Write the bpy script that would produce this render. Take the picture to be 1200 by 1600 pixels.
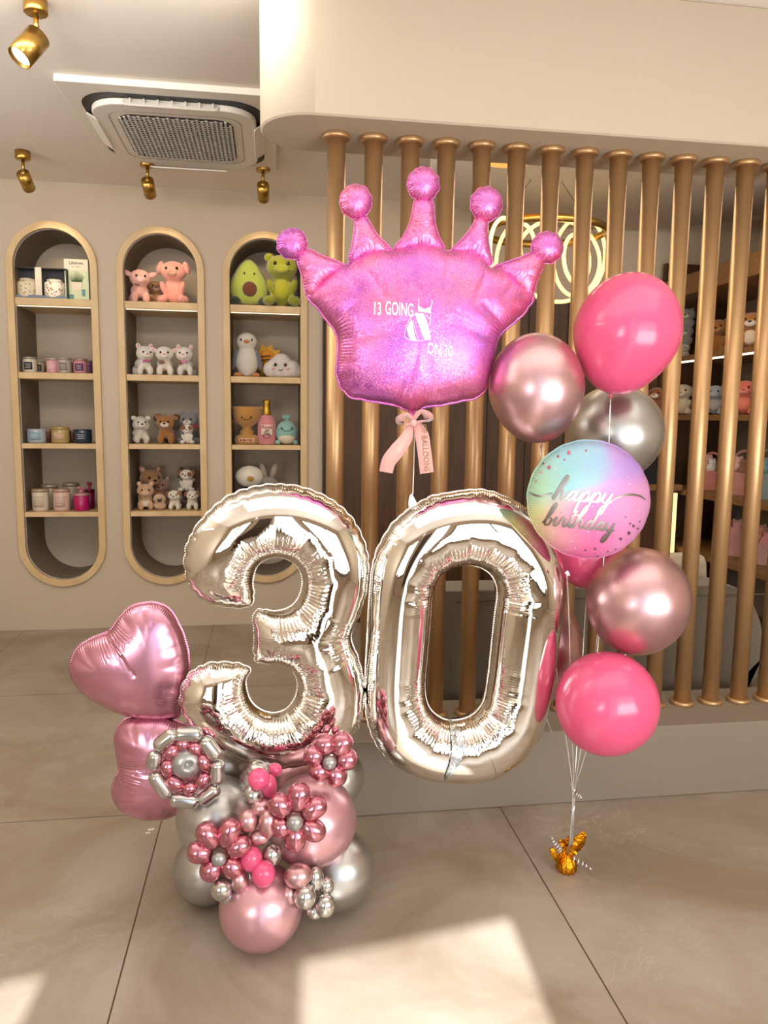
import bpy, bmesh, math, random
import numpy as np
from mathutils import Vector, Matrix, Euler
from mathutils.geometry import delaunay_2d_cdt
from mathutils.bvhtree import BVHTree

# ------------------------------------------------------------------ scene, camera, light, exposure
S = bpy.context.scene
for o in list(bpy.data.objects): bpy.data.objects.remove(o)
COL = S.collection
PI = math.pi
F, PITCH, ROLL, YAW, CH = 1191.7, 0.123567, 0.0124795, 0.149167, 1.42
fw = Vector((math.sin(YAW)*math.cos(PITCH), math.cos(YAW)*math.cos(PITCH), -math.sin(PITCH)))
r0 = Vector((math.cos(YAW), -math.sin(YAW), 0)); u0 = r0.cross(fw)
rt = r0*math.cos(ROLL)+u0*math.sin(ROLL); up = u0*math.cos(ROLL)-r0*math.sin(ROLL)
CAM = Vector((0, 0, CH))
cd = bpy.data.cameras.new('camera'); cam = bpy.data.objects.new('camera', cd); COL.objects.link(cam)
cam.matrix_world = Matrix(((rt.x, up.x, -fw.x, 0), (rt.y, up.y, -fw.y, 0), (rt.z, up.z, -fw.z, CH), (0, 0, 0, 1)))
cd.sensor_fit = 'VERTICAL'; cd.sensor_height = 32.0; cd.lens = F/1600*32.0; cd.clip_start = .02; cd.clip_end = 100
S.camera = cam
S.view_settings.view_transform = 'Standard'; S.view_settings.look = 'None'
S.view_settings.gamma = 1; S.view_settings.use_curve_mapping = False
S.view_settings.exposure = 0.13

def lamp(kind, name, loc, energy, color=(1, 1, 1), aim=None, **kw):
    l = bpy.data.lights.new(name, kind); l.energy = energy; l.color = color
    for k, v in kw.items(): setattr(l, k, v)
    o = bpy.data.objects.new(name, l); COL.objects.link(o); o.location = loc
    if aim is not None: o.rotation_euler = (Vector(aim)-Vector(loc)).to_track_quat('-Z', 'Y').to_euler()
    return o
W = bpy.data.worlds.new('daylight'); S.world = W; W.use_nodes = True
W.node_tree.nodes['Background'].inputs[0].default_value = (.62, .78, 1, 1)
W.node_tree.nodes['Background'].inputs[1].default_value = 2.5
SUN_EL = math.radians(42)
sd = Vector((.05, 1, -math.tan(SUN_EL)*1.001)).normalized()
lamp('SUN', 'sun', (0, -4, 5), 8.6, (.97, .985, 1), aim=Vector((0, -4, 5))+sd, angle=.012)
FA = 0.1676                                  # the shop front stands at this angle to the rear wall
fe = Vector((math.cos(FA), math.sin(FA), 0)); fn = Vector((-math.sin(FA), math.cos(FA), 0))
FP = Vector((0, -1.0, 0))
def front(a, z, b=0): return FP+fe*a+fn*b+Vector((0, 0, z))
WIN = [(-2.0, -.87, .5, 2.3), (.78, 2.9, .25, 2.35)]   # shop windows either side of the door
for k, (a0, a1, z0, z1) in enumerate(WIN):
    c = front((a0+a1)/2, (z0+z1)/2, .03)
    l = lamp('AREA', 'window_daylight', c, [50, 84][k], (.93, .965, 1), aim=c+fn+Vector((0, 0, .75)), shape='RECTANGLE', size=a1-a0-.1, size_y=z1-z0-.1)
lamp('AREA', 'added_ceiling_fill', (.6, 1.2, 2.82), 16, (1, .97, .92), aim=(.6, 1.2, 0), shape='RECTANGLE', size=3.0, size_y=1.4)  # unseen area lamp added as soft fill over the front zone
lamp('AREA', 'added_ceiling_fill', (-1.3, 2.1, 2.82), 9, (1, .96, .90), aim=(-1.2, 3.1, 0), shape='RECTANGLE', size=1.2, size_y=.7)  # second added fill, out of view, for the left side
lamp('AREA', 'added_wall_fill', (-.75, 2.55, 2.80), 17, (1, .96, .90), aim=(-.65, 5.18, 1.7), shape='RECTANGLE', size=1.5, size_y=.25)  # unseen lamp added to brighten the rear wall
lamp('AREA', 'added_uplight_fill', (-2.42, 2.9, 2.30), 40, (.92, .96, 1), aim=(-2.0, 2.95, 2.84), shape='RECTANGLE', size=3.6, size_y=.12)  # unseen lamp added to brighten the ceiling, no fixture built
lamp('AREA', 'added_rear_fill', (1.7, 3.4, 2.66), 19, (1, .86, .68), aim=(1.7, 4.0, 0), shape='RECTANGLE', size=2.2, size_y=.5)  # lamp added out of sight behind the soffit to lift the back room

# ------------------------------------------------------------------ helpers
def ray(x, y): return fw+rt*((x-600)/F)-up*((y-800)/F)
def at(x, y, Y=None, Z=None):
    d = ray(x, y); t = (Z-CH)/d.z if Y is None else Y/d.y
    return CAM+d*t
def mpp(P): return (Vector(P)-CAM).dot(fw)/F         # metres per photo pixel at a place
def lin(h):
    h = h.lstrip('#'); v = [int(h[i:i+2], 16)/255 for i in (0, 2, 4)]
    return tuple(c/12.92 if c <= .04045 else ((c+.055)/1.055)**2.4 for c in v)+(1,)
MATS = {}
def mat(name, col='#808080', rough=.5, metal=0, emit=None, es=1, coat=0, sheen=0, trans=0, alpha=1, spec=None, noise=0, nscale=40, bump=0, bscale=80, ior=None):
    if name in MATS: return MATS[name]
    m = bpy.data.materials.new(name); m.use_nodes = True; nt = m.node_tree; b = nt.nodes['Principled BSDF']
    c = lin(col) if isinstance(col, str) else col
    b.inputs['Base Color'].default_value = c; b.inputs['Roughness'].default_value = rough; b.inputs['Metallic'].default_value = metal
    if emit: b.inputs['Emission Color'].default_value = lin(emit); b.inputs['Emission Strength'].default_value = es
    if coat: b.inputs['Coat Weight'].default_value = coat; b.inputs['Coat Roughness'].default_value = .08
    if sheen: b.inputs['Sheen Weight'].default_value = sheen
    if trans: b.inputs['Transmission Weight'].default_value = trans
    if spec is not None: b.inputs['Specular IOR Level'].default_value = spec
    if ior: b.inputs['IOR'].default_value = ior
    if alpha < 1: b.inputs['Alpha'].default_value = alpha
    tc = nt.nodes.new('ShaderNodeTexCoord')
    if noise:
        n = nt.nodes.new('ShaderNodeTexNoise'); n.inputs['Scale'].default_value = nscale; n.inputs['Detail'].default_value = 6
        nt.links.new(tc.outputs['Object'], n.inputs['Vector'])
        r = nt.nodes.new('ShaderNodeMix'); r.data_type = 'RGBA'; r.inputs[6].default_value = tuple(x*(1-noise) for x in c[:3])+(1,)
        r.inputs[7].default_value = tuple(min(1, x*(1+noise)) for x in c[:3])+(1,)
        nt.links.new(n.outputs['Fac'], r.inputs[0]); nt.links.new(r.outputs[2], b.inputs['Base Color'])
    if bump:
        n = nt.nodes.new('ShaderNodeTexNoise'); n.inputs['Scale'].default_value = bscale; n.inputs['Detail'].default_value = 4
        nt.links.new(tc.outputs['Object'], n.inputs['Vector'])
        bp = nt.nodes.new('ShaderNodeBump'); bp.inputs['Strength'].default_value = 1; bp.inputs['Distance'].default_value = bump
        nt.links.new(n.outputs['Fac'], bp.inputs['Height']); nt.links.new(bp.outputs[0], b.inputs['Normal'])
    MATS[name] = m; return m

def rotm(e): return Euler(e).to_matrix() if e else Matrix.Identity(3)
class MB:
    def __init__(s): s.v = []; s.f = []; s.m = []; s.sm = []
    def add(s, vs, fs, mi=0, smooth=True):
        o = len(s.v); s.v += [Vector(v) for v in vs]
        for f in fs: s.f.append([i+o for i in f]); s.m.append(mi); s.sm.append(smooth)
        return s
    def box(s, c, d, rot=None, mi=0):
        R = rotm(rot) if not isinstance(rot, Matrix) else rot
        vs = [Vector(c)+R@Vector((x*d[0]/2, y*d[1]/2, z*d[2]/2)) for x in (-1, 1) for y in (-1, 1) for z in (-1, 1)]
        return s.add(vs, [(0, 1, 3, 2), (4, 6, 7, 5), (0, 4, 5, 1), (2, 3, 7, 6), (0, 2, 6, 4), (1, 5, 7, 3)], mi, False)
    def ell(s, c, r, rot=None, n=16, mi=0, pw=1.0):
        R = rotm(rot) if not isinstance(rot, Matrix) else rot; c = Vector(c); m = max(6, n//2); vs = [c+R@Vector((0, 0, r[2]))]
        for i in range(1, m):
            t = PI*i/m
            for j in range(n):
                a = 2*PI*j/n; vs.append(c+R@Vector((r[0]*math.sin(t)**pw*math.cos(a), r[1]*math.sin(t)**pw*math.sin(a), r[2]*math.cos(t))))
        vs.append(c-R@Vector((0, 0, r[2]))); fs = [(0, 1+j, 1+(j+1) % n) for j in range(n)]
        for i in range(m-2):
            for j in range(n):
                a = 1+i*n+j; b = 1+i*n+(j+1) % n; fs.append((a, a+n, b+n, b))
        L = len(vs)-1; fs += [(L, 1+(m-2)*n+(j+1) % n, 1+(m-2)*n+j) for j in range(n)]
        return s.add(vs, fs, mi)
    def lathe(s, prof, c=(0, 0, 0), rot=None, n=32, mi=0, smooth=True, fn=None):
        R = rotm(rot) if not isinstance(rot, Matrix) else rot; c = Vector(c); vs = []
        for i, (r, z) in enumerate(prof):
            for j in range(n):
                a = 2*PI*j/n; k = fn(i, a) if fn else 1
                vs.append(c+R@Vector((r*k*math.cos(a), r*k*math.sin(a), z)))
        fs = [(i*n+j, i*n+(j+1) % n, (i+1)*n+(j+1) % n, (i+1)*n+j) for i in range(len(prof)-1) for j in range(n)]
        if prof[0][0] > 1e-6: fs.append(tuple(reversed(range(n))))
        if prof[-1][0] > 1e-6: fs.append(tuple((len(prof)-1)*n+j for j in range(n)))
        return s.add(vs, fs, mi, smooth)
    def cyl(s, a, b, r, n=16, mi=0, r2=None):
        a = Vector(a); b = Vector(b); d = b-a; q = d.to_track_quat('Z', 'Y').to_matrix()
        return s.lathe([(r, 0), (r if r2 is None else r2, d.length)], a, q, n, mi)
    def tube(s, pts, r, n=8, mi=0, closed=False):
        P = [Vector(p) for p in pts]; N = len(P); vs = []; pr = None
        for i in range(N):
            t = (P[(i+1) % N if closed else min(i+1, N-1)]-P[(i-1) % N if closed else max(i-1, 0)])
            t = t.normalized() if t.length > 1e-9 else Vector((0, 0, 1))
            if pr is None: pr = t.orthogonal().normalized()
            pr = (pr-t*pr.dot(t)).normalized(); bi = t.cross(pr)
            rr = r[i] if isinstance(r, (list, tuple)) else r
            for j in range(n):
                a = 2*PI*j/n; vs.append(P[i]+(pr*math.cos(a)+bi*math.sin(a))*rr)
        K = N if closed else N-1
        fs = [(i*n+j, i*n+(j+1) % n, ((i+1) % N)*n+(j+1) % n, ((i+1) % N)*n+j) for i in range(K) for j in range(n)]
        if not closed: fs += [tuple(reversed(range(n))), tuple((N-1)*n+j for j in range(n))]
        return s.add(vs, fs, mi)
    def strip(s, pts, wid, nrm, th=.0006, mi=0):          # a flat ribbon with thickness
        P = [Vector(p) for p in pts]; N = len(P); vs = []
        for i in range(N):
            t = (P[min(i+1, N-1)]-P[max(i-1, 0)]).normalized(); nn = Vector(nrm[i] if isinstance(nrm, list) else nrm)
            w = t.cross(nn).normalized(); n2 = w.cross(t).normalized(); ww = (wid[i] if isinstance(wid, list) else wid)/2
            vs += [P[i]-w*ww+n2*th, P[i]+w*ww+n2*th, P[i]+w*ww-n2*th, P[i]-w*ww-n2*th]
        fs = [(i*4+j, i*4+(j+1) % 4, i*4+4+(j+1) % 4, i*4+4+j) for i in range(N-1) for j in range(4)]
        fs += [(3, 2, 1, 0), tuple((N-1)*4+j for j in range(4))]
        return s.add(vs, fs, mi)
    def prism(s, poly, f0, f1, mi=0, smooth=False):        # poly of 2D points; f0, f1 map a 2D point to 3D
        n = len(poly); vs = [f0(p) for p in poly]+[f1(p) for p in poly]
        s.add(vs, [(i, (i+1) % n, n+(i+1) % n, n+i) for i in range(n)], mi, smooth)
        s.add([f0(p) for p in poly], [tuple(reversed(range(n)))], mi, False); s.add([f1(p) for p in poly], [tuple(range(n))], mi, False)
        return s
    def jitter(s, a, sc=60, seed=0):
        from mathutils import noise
        for v in s.v:
            d = noise.noise_vector(v*sc+Vector((seed, 0, 0))); v += d*a
        return s

def obj(name, mb, m, parent=None, org=None, bevel=0, smooth_all=None, weld=False, remesh=0, sub=0):
    me = bpy.data.meshes.new(name)
    o = Vector(org) if org is not None else Vector((0, 0, 0))
    me.from_pydata([v-o for v in mb.v], [], mb.f)
    for mm in (m if isinstance(m, (list, tuple)) else [m]): me.materials.append(mm)
    me.polygons.foreach_set('material_index', mb.m); me.polygons.foreach_set('use_smooth', mb.sm)
    me.update(); me.validate()
    b = bmesh.new(); b.from_mesh(me); bmesh.ops.remove_doubles(b, verts=b.verts, dist=1e-5)
    bmesh.ops.recalc_face_normals(b, faces=b.faces); b.to_mesh(me); b.free()
    ob = bpy.data.objects.new(name, me); COL.objects.link(ob)
    if parent is not None: ob.parent = parent
    else: ob.location = o
    if remesh:
        md = ob.modifiers.new('remesh', 'REMESH'); md.mode = 'VOXEL'; md.voxel_size = remesh; md.use_smooth_shade = True
        s_ = ob.modifiers.new('smooth', 'SMOOTH'); s_.factor = .5; s_.iterations = 4
    if bevel:
        md = ob.modifiers.new('bevel', 'BEVEL'); md.width = bevel; md.segments = 2; md.limit_method = 'ANGLE'; md.angle_limit = .7
    if sub:
        md = ob.modifiers.new('sub', 'SUBSURF'); md.levels = sub; md.render_levels = sub
    return ob
def tag(o, label, cat=None, group=None, kind=None):
    if label: o['label'] = label
    if cat: o['category'] = cat
    if group: o['group'] = group
    if kind: o['kind'] = kind
    return o
def thing(name, label, cat, loc=(0, 0, 0), group=None, rz=0):
    o = bpy.data.objects.new(name, None); COL.objects.link(o); o.location = loc; o.rotation_euler = (0, 0, rz)
    o.empty_display_size = .05
    return tag(o, label, cat, group)
def struct(name, mb, m, **k): return tag(obj(name, mb, m, **k), None, kind='structure')
def dup(root, loc, rz=None, label=None, scale=None):
    r = root.copy(); COL.objects.link(r); r.location = loc
    if rz is not None: r.rotation_euler = (0, 0, rz)
    if scale: r.scale = (scale,)*3
    if label: r['label'] = label
    for ch in list(root.children):
        c = ch.copy(); COL.objects.link(c); c.parent = r
        for g in ch.children:
            d = g.copy(); COL.objects.link(d); d.parent = c
    return r
def P(part, name, mb, m, parent, **k):      # a part, with mesh given in world space of a root that is not rotated
    return obj(name, mb, m, parent, org=part, **k)
def catmull(pts, n=8, closed=False):
    P_ = [Vector(p) for p in pts]; N = len(P_); out = []
    for i in range(N if closed else N-1):
        g = lambda k: P_[k % N] if closed else P_[min(max(k, 0), N-1)]
        a, b, c, d = g(i-1), g(i), g(i+1), g(i+2)
        for j in range(n):
            t = j/n; out.append(.5*((2*b)+(c-a)*t+(2*a-5*b+4*c-d)*t*t+(3*b-a-3*c+d)*t**3))
    if not closed: out.append(P_[-1])
    return out
def rrect(w, h, r, n=6):
    out = []
    for cx, cy, a in ((w-r, h-r, 0), (-w+r, h-r, 90), (-w+r, -h+r, 180), (w-r, -h+r, 270)):
        for i in range(n+1):
            t = math.radians(a+90*i/n); out.append((cx+r*math.cos(t), cy+r*math.sin(t)))
    return out
def text_mesh(s, size, cx, cz, rot=0, extr=.0008, align='CENTER', shear=0, sx=1, y=0, thick=0):
    cu = bpy.data.curves.new('t', 'FONT'); cu.body = s; cu.size = size; cu.align_x = align; cu.align_y = 'CENTER'; cu.shear = shear; cu.offset = thick
    cu.resolution_u = 3
    ob = bpy.data.objects.new('t', cu); COL.objects.link(ob)
    dg = bpy.context.evaluated_depsgraph_get(); dg.update(); me = bpy.data.meshes.new_from_object(ob.evaluated_get(dg))
    b = bmesh.new(); b.from_mesh(me); bmesh.ops.triangulate(b, faces=b.faces)
    ed = [e for e in b.edges if e.calc_length() > size*.25]
    if ed: bmesh.ops.subdivide_edges(b, edges=ed, cuts=1); bmesh.ops.triangulate(b, faces=b.faces)
    bpy.data.objects.remove(ob)
    mb = MB(); c, s_ = math.cos(rot), math.sin(rot)
    mb.add([(cx+(v.co.x*sx)*c-v.co.y*s_, y, cz+(v.co.x*sx)*s_+v.co.y*c) for v in b.verts], [[v.index for v in f.verts] for f in b.faces], 0, False)
    b.free(); bpy.data.meshes.remove(me)
    return mb
def solid(mb, d=Vector((0, .0006, 0))):        # give a flat patch of faces a thickness
    n = len(mb.v); cnt = {}
    for f in mb.f:
        for i in range(len(f)):
            e = (f[i], f[(i+1) % len(f)]); cnt[e] = 1
    side = [(b_, a_, a_+n, b_+n) for (a_, b_) in cnt if (b_, a_) not in cnt]
    base = list(mb.f); v2 = [v+d for v in mb.v]; mb.v += v2
    for f in base: mb.f.append([i+n for i in reversed(f)]); mb.m.append(0); mb.sm.append(False)
    for f in side: mb.f.append(list(f)); mb.m.append(0); mb.sm.append(False)
    return mb
# ------------------------------------------------------------------ materials
def nodes(m): return m.node_tree, m.node_tree.nodes, m.node_tree.links
def wood(name, c1, c2, sc=(2, 2, 14), rough=.45):
    m = mat(name, c1, rough); nt, N, L = nodes(m); b = N['Principled BSDF']
    tc = N.new('ShaderNodeTexCoord'); mp = N.new('ShaderNodeMapping'); mp.inputs['Scale'].default_value = sc
    n = N.new('ShaderNodeTexNoise'); n.inputs['Scale'].default_value = 3; n.inputs['Detail'].default_value = 8; n.inputs['Distortion'].default_value = .6
    r = N.new('ShaderNodeMix'); r.data_type = 'RGBA'; r.inputs[6].default_value = lin(c1); r.inputs[7].default_value = lin(c2)
    rp = N.new('ShaderNodeMapRange'); rp.inputs[1].default_value = .3; rp.inputs[2].default_value = .7
    L.new(tc.outputs['Object'], mp.inputs[0]); L.new(mp.outputs[0], n.inputs['Vector']); L.new(n.outputs['Fac'], rp.inputs[0])
    L.new(rp.outputs[0], r.inputs[0]); L.new(r.outputs[2], b.inputs['Base Color']); return m
M_wall = mat('wall_plaster', '#c8b8a2', .85, noise=.03, nscale=2.5)
M_ceil = mat('ceiling_paint', '#e8ded2', .9, noise=.02, nscale=2)
M_soffit = mat('soffit_paint', '#bfb09a', .8, noise=.02, nscale=3)
M_step = mat('step_plaster', '#8b7e6e', .75, noise=.04, nscale=4)
M_front = mat('shop_front_render', '#b5a38d', .8)
M_darkfr = mat('dark_frame', '#2c2824', .4)
M_glow = mat('added_glow_film', '#f4f2ee', .5, emit='#fff6ec', es=2.2)  # film added on the windows: glows in place of daylight, stops the sun
M_frame = wood('pale_maple', '#cfae7c', '#ddc193', (3, 3, 1), .5)
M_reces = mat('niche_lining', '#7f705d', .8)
M_dwood = wood('dark_walnut_panel', '#3f2713', '#583a20', (14, 14, 1.2), .45)
M_mwood = wood('mid_wood', '#7a5430', '#8f683f', (2, 14, 14), .5)
M_gold = mat('satin_bronze', '#c7a173', .38, .7, noise=.04, nscale=20)
M_brass = mat('brushed_brass', '#b8924a', .28, .95)
M_black = mat('black_plastic', '#121212', .5)
M_white = mat('white_plastic', '#e4dccf', .4)
M_led = mat('led_tube', '#ffe9a8', .5, emit='#ffe08c', es=1.25)
M_ledw = mat('led_strip', '#ffffff', .5, emit='#ffefd0', es=2.2)
M_cove = mat('cove_light', '#ffd090', .5, emit='#ffa850', es=1.0)
M_sofa = mat('taupe_upholstery', '#75695a', .95, sheen=.3, noise=.1, nscale=150, bump=.0008, bscale=400)
M_string = mat('silver_ribbon', '#d8d4d0', .25, .8)
M_stringw = mat('white_string', '#ece6e0', .5)

def floor_mat():
    m = mat('stone_tiles', '#a38d76', .32); nt, N, L = nodes(m); b = N['Principled BSDF']
    g = N.new('ShaderNodeNewGeometry'); sp = N.new('ShaderNodeSeparateXYZ'); L.new(g.outputs['Position'], sp.inputs[0])
    def math_(op, a, c=None):
        n = N.new('ShaderNodeMath'); n.operation = op
        for i, q in enumerate((a, c)):
            if q is None: continue
            if isinstance(q, (int, float)): n.inputs[i].default_value = q
            else: L.new(q, n.inputs[i])
        return n.outputs[0]
    def line(s, off, per, w):
        t = math_('MODULO', math_('ADD', s, -off+per*20+per/2), per)
        return math_('LESS_THAN', math_('ABSOLUTE', math_('SUBTRACT', t, per/2)), w)
    gl = math_('MAXIMUM', line(sp.outputs[0], -.385, 1.215, .0022), line(sp.outputs[1], 1.40, 1.272, .0022))
    n1 = N.new('ShaderNodeTexNoise'); n1.inputs['Scale'].default_value = 1.7; n1.inputs['Detail'].default_value = 9; n1.inputs['Roughness'].default_value = .62; n1.inputs['Distortion'].default_value = .8
    L.new(g.outputs['Position'], n1.inputs['Vector'])
    cr = N.new('ShaderNodeValToRGB'); L.new(n1.outputs['Fac'], cr.inputs[0])
    cr.color_ramp.elements[0].position = .36; cr.color_ramp.elements[0].color = lin('#8f7f6b')
    cr.color_ramp.elements[1].position = .64; cr.color_ramp.elements[1].color = lin('#aca091')
    n2 = N.new('ShaderNodeTexNoise'); n2.inputs['Scale'].default_value = 4.6; n2.inputs['Detail'].default_value = 10; n2.inputs['Roughness'].default_value = .6; n2.inputs['Distortion'].default_value = 1.6
    L.new(g.outputs['Position'], n2.inputs['Vector'])
    v = math_('ABSOLUTE', math_('SUBTRACT', n2.outputs['Fac'], .5))
    mr = N.new('ShaderNodeMapRange'); mr.inputs[1].default_value = 0; mr.inputs[2].default_value = .010; mr.inputs[3].default_value = .42; mr.inputs[4].default_value = 0
    L.new(v, mr.inputs[0])
    n3 = N.new('ShaderNodeTexNoise'); n3.inputs['Scale'].default_value = 1.3; L.new(g.outputs['Position'], n3.inputs['Vector'])
    mk = N.new('ShaderNodeMapRange'); mk.inputs[1].default_value = .47; mk.inputs[2].default_value = .66; L.new(n3.outputs['Fac'], mk.inputs[0])
    vm = math_('MULTIPLY', mr.outputs[0], mk.outputs[0])
    x1 = N.new('ShaderNodeMix'); x1.data_type = 'RGBA'; L.new(vm, x1.inputs[0]); L.new(cr.outputs[0], x1.inputs[6]); x1.inputs[7].default_value = lin('#c9c0b4')
    x2 = N.new('ShaderNodeMix'); x2.data_type = 'RGBA'; L.new(gl, x2.inputs[0]); L.new(x1.outputs[2], x2.inputs[6]); x2.inputs[7].default_value = lin('#4f4034')
    L.new(x2.outputs[2], b.inputs['Base Color'])
    bp = N.new('ShaderNodeBump'); bp.inputs['Distance'].default_value = .002; bp.inputs['Strength'].default_value = .35
    L.new(n1.outputs['Fac'], bp.inputs['Height']); L.new(bp.outputs[0], b.inputs['Normal'])
    return m
M_floor = floor_mat()

# ------------------------------------------------------------------ room shell
ZC = 2.84; YB = 5.18; XL, XR = -2.5, 3.45
fl = front(0, 0, -.6)
b = MB(); b.add([(XL-.5, -2.2, 0), (XR+.5, -2.2, 0), (XR+.5, YB+.9, 0), (XL-.5, YB+.9, 0), (XL-.5, -2.2, -.1), (XR+.5, -2.2, -.1), (XR+.5, YB+.9, -.1), (XL-.5, YB+.9, -.1)],
      [(0, 1, 2, 3), (7, 6, 5, 4), (0, 4, 5, 1), (1, 5, 6, 2), (2, 6, 7, 3), (3, 7, 4, 0)], 0, False)
struct('floor', b, M_floor)
cp_ = [(q.x, q.y) for q in (front(-2.9, 0, -.11), front(3.9, 0, -.11))]+[(XR+.3, YB+.7), (XL-.3, YB+.7)]
b = MB().prism(cp_, lambda p: Vector((p[0], p[1], ZC)), lambda p: Vector((p[0], p[1], ZC+.1))); struct('ceiling', b, M_ceil)
b = MB(); b.box((XL-.05, 2.0, 1.42), (.1, 7.4, 2.84)); struct('wall_left', b, M_wall)
b = MB(); b.box((XR+.05, 2.0, 1.42), (.1, 7.4, 2.84)); struct('wall_right', b, M_wall)
NX = [-1.341, -.684, -.024]; NW = .2725; NT, NB = 2.602, .291; FWD = .044
def stadium(cx, w, zt, zb, n=28):
    out = []
    for i in range(n+1):
        t = PI*i/n; out.append((cx+w*math.cos(t), zt-w+w*math.sin(t)))
    for i in range(n+1):
        t = PI+PI*i/n; out.append((cx+w*math.cos(t), zb+w+w*math.sin(t)))
    return out
bm = bmesh.new()
def loop(pts):
    vs = [bm.verts.new((x, YB, z)) for x, z in pts]
    return [bm.edges.new((vs[i], vs[(i+1) % len(vs)])) for i in range(len(vs))]
ed = loop([(XL, 0), (XR, 0), (XR, ZC), (XL, ZC)])
for cx in NX: ed += loop(stadium(cx, NW-.01, NT-.01, NB+.01))
bmesh.ops.triangle_fill(bm, use_beauty=True, use_dissolve=False, edges=ed)
bmesh.ops.recalc_face_normals(bm, faces=bm.faces)
if bm.faces[0].normal.y > 0: bmesh.ops.reverse_faces(bm, faces=bm.faces)
me = bpy.data.meshes.new('wall_back'); bm.to_mesh(me); bm.free(); me.materials.append(M_wall)
wb = bpy.data.objects.new('wall_back', me); COL.objects.link(wb); wb['kind'] = 'structure'
# the rear wall's upper band behind the divider, and the walnut cladding below it
b = MB(); b.box((1.9, YB-.02, 1.115), (3.1, .04, 2.23))
struct('trim_1', b, M_dwood)
b = MB()
for k in range(11): b.box((.36+k*.28, YB-.043, 1.115), (.004, .006, 2.22))
struct('trim_2', b, mat('panel_joint', '#24160b', .8))
# soffit over the divider and the step under it, both with a rounded end
def rounded(x0, x1, y0, y1, n=20):
    r = (y1-y0)/2; cy = (y0+y1)/2; out = [(x1, y0), (x1, y1)]
    for i in range(n+1):
        t = PI/2+PI*i/n; out.append((x0+r+r*math.cos(t), cy+r*math.sin(t)))
    return out
def slab(poly, z0, z1): return MB().prism(poly, lambda p: Vector((p[0], p[1], z0)), lambda p: Vector((p[0], p[1], z1)), smooth=False)
b = slab(rounded(-.026, XR, 2.603, 2.957, 40), 2.386, ZC); so = struct('trim_3', b, M_soffit); so.modifiers.new('b', 'BEVEL').width = .006; so.modifiers['b'].limit_method = 'ANGLE'; so.modifiers['b'].angle_limit = 1.0
b = slab(rounded(.0, XR, 2.558, 2.915, 40), 0, .2806); so = struct('trim_4', b, M_step); so.modifiers.new('b', 'BEVEL').width = .004; so.modifiers['b'].limit_method = 'ANGLE'; so.modifiers['b'].angle_limit = 1.0
for n_ in ('trim_3', 'trim_4'):
    for p_ in bpy.data.objects[n_].data.polygons:
        if len(p_.vertices) == 4 and p_.area < .2: p_.use_smooth = True
# dropped round ceiling feature with a warm cove in the room behind
b = MB(); b.lathe([(.0, 2.72), (1.18, 2.72), (1.2, 2.74), (1.2, ZC)], (2.05, 4.05, 0), n=72)
struct('trim_5', b, M_ceil)
b = MB(); b.lathe([(.0, 2.712), (.0, 2.7195), (.17, 2.7195), (.17, 2.712), (.0, 2.712)], (at(795, 244, Z=2.715).x, at(795, 244, Z=2.715).y, 0), n=72)
struct('trim_6', b, M_cove)
# shop front behind the camera: door opening where the sun comes in, windows either side under added glowing film
b = MB()
def fbox(a0, a1, z0, z1, t=.12, off=-.06): b.box(front((a0+a1)/2, (z0+z1)/2, off), (a1-a0, t, z1-z0), (0, 0, FA))
DA0, DA1, DH = -.095, .535, 2.685
fbox(-2.75, WIN[0][0], 0, ZC); fbox(WIN[0][0], WIN[0][1], 0, WIN[0][2]); fbox(WIN[0][0], WIN[0][1], WIN[0][3], ZC)
fbox(-.87, -.74, 0, 2.56); fbox(-.87, -.74, 2.82, ZC); fbox(-.74, DA0, 0, ZC); fbox(DA0, DA1, DH, ZC)  # pier and small gap placed to shape the sun patches on the floor
fbox(DA1, WIN[1][0], 0, ZC); fbox(WIN[1][0], WIN[1][1], 0, WIN[1][2]); fbox(WIN[1][0], WIN[1][1], WIN[1][3], ZC); fbox(WIN[1][1], 3.7, 0, ZC)
struct('wall_front', b, M_front)
for k, (a0, a1, z0, z1) in enumerate(WIN):
    b = MB(); fbox(a0, a1, z0, z1, .01, -.05); struct('window_%d' % (k+1), b, M_glow)
    b = MB()
    for a in (a0, (a0+a1)/2, a1): fbox(a-.03, a+.03, z0, z1, .07, 0)
    for z in (z0, z1): fbox(a0, a1, z-.03, z+.03, .07, 0)
    struct('trim_%d' % (7+k), b, M_darkfr)
b = MB(); b.box(front(-.38, 1.25, .02), (.42, .03, 2.2), (0, 0, FA)); struct('added_dark_panel', b, mat('added_dark_paint', '#3b2a1e', .5))  # unseen dark panel added for the dark band reflected in the foil
b = MB(); b.box((0, -5.2, -.06), (16, 6, .1)); struct('pavement', b, mat('pavement', '#b9b2a6', .9))

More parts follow.
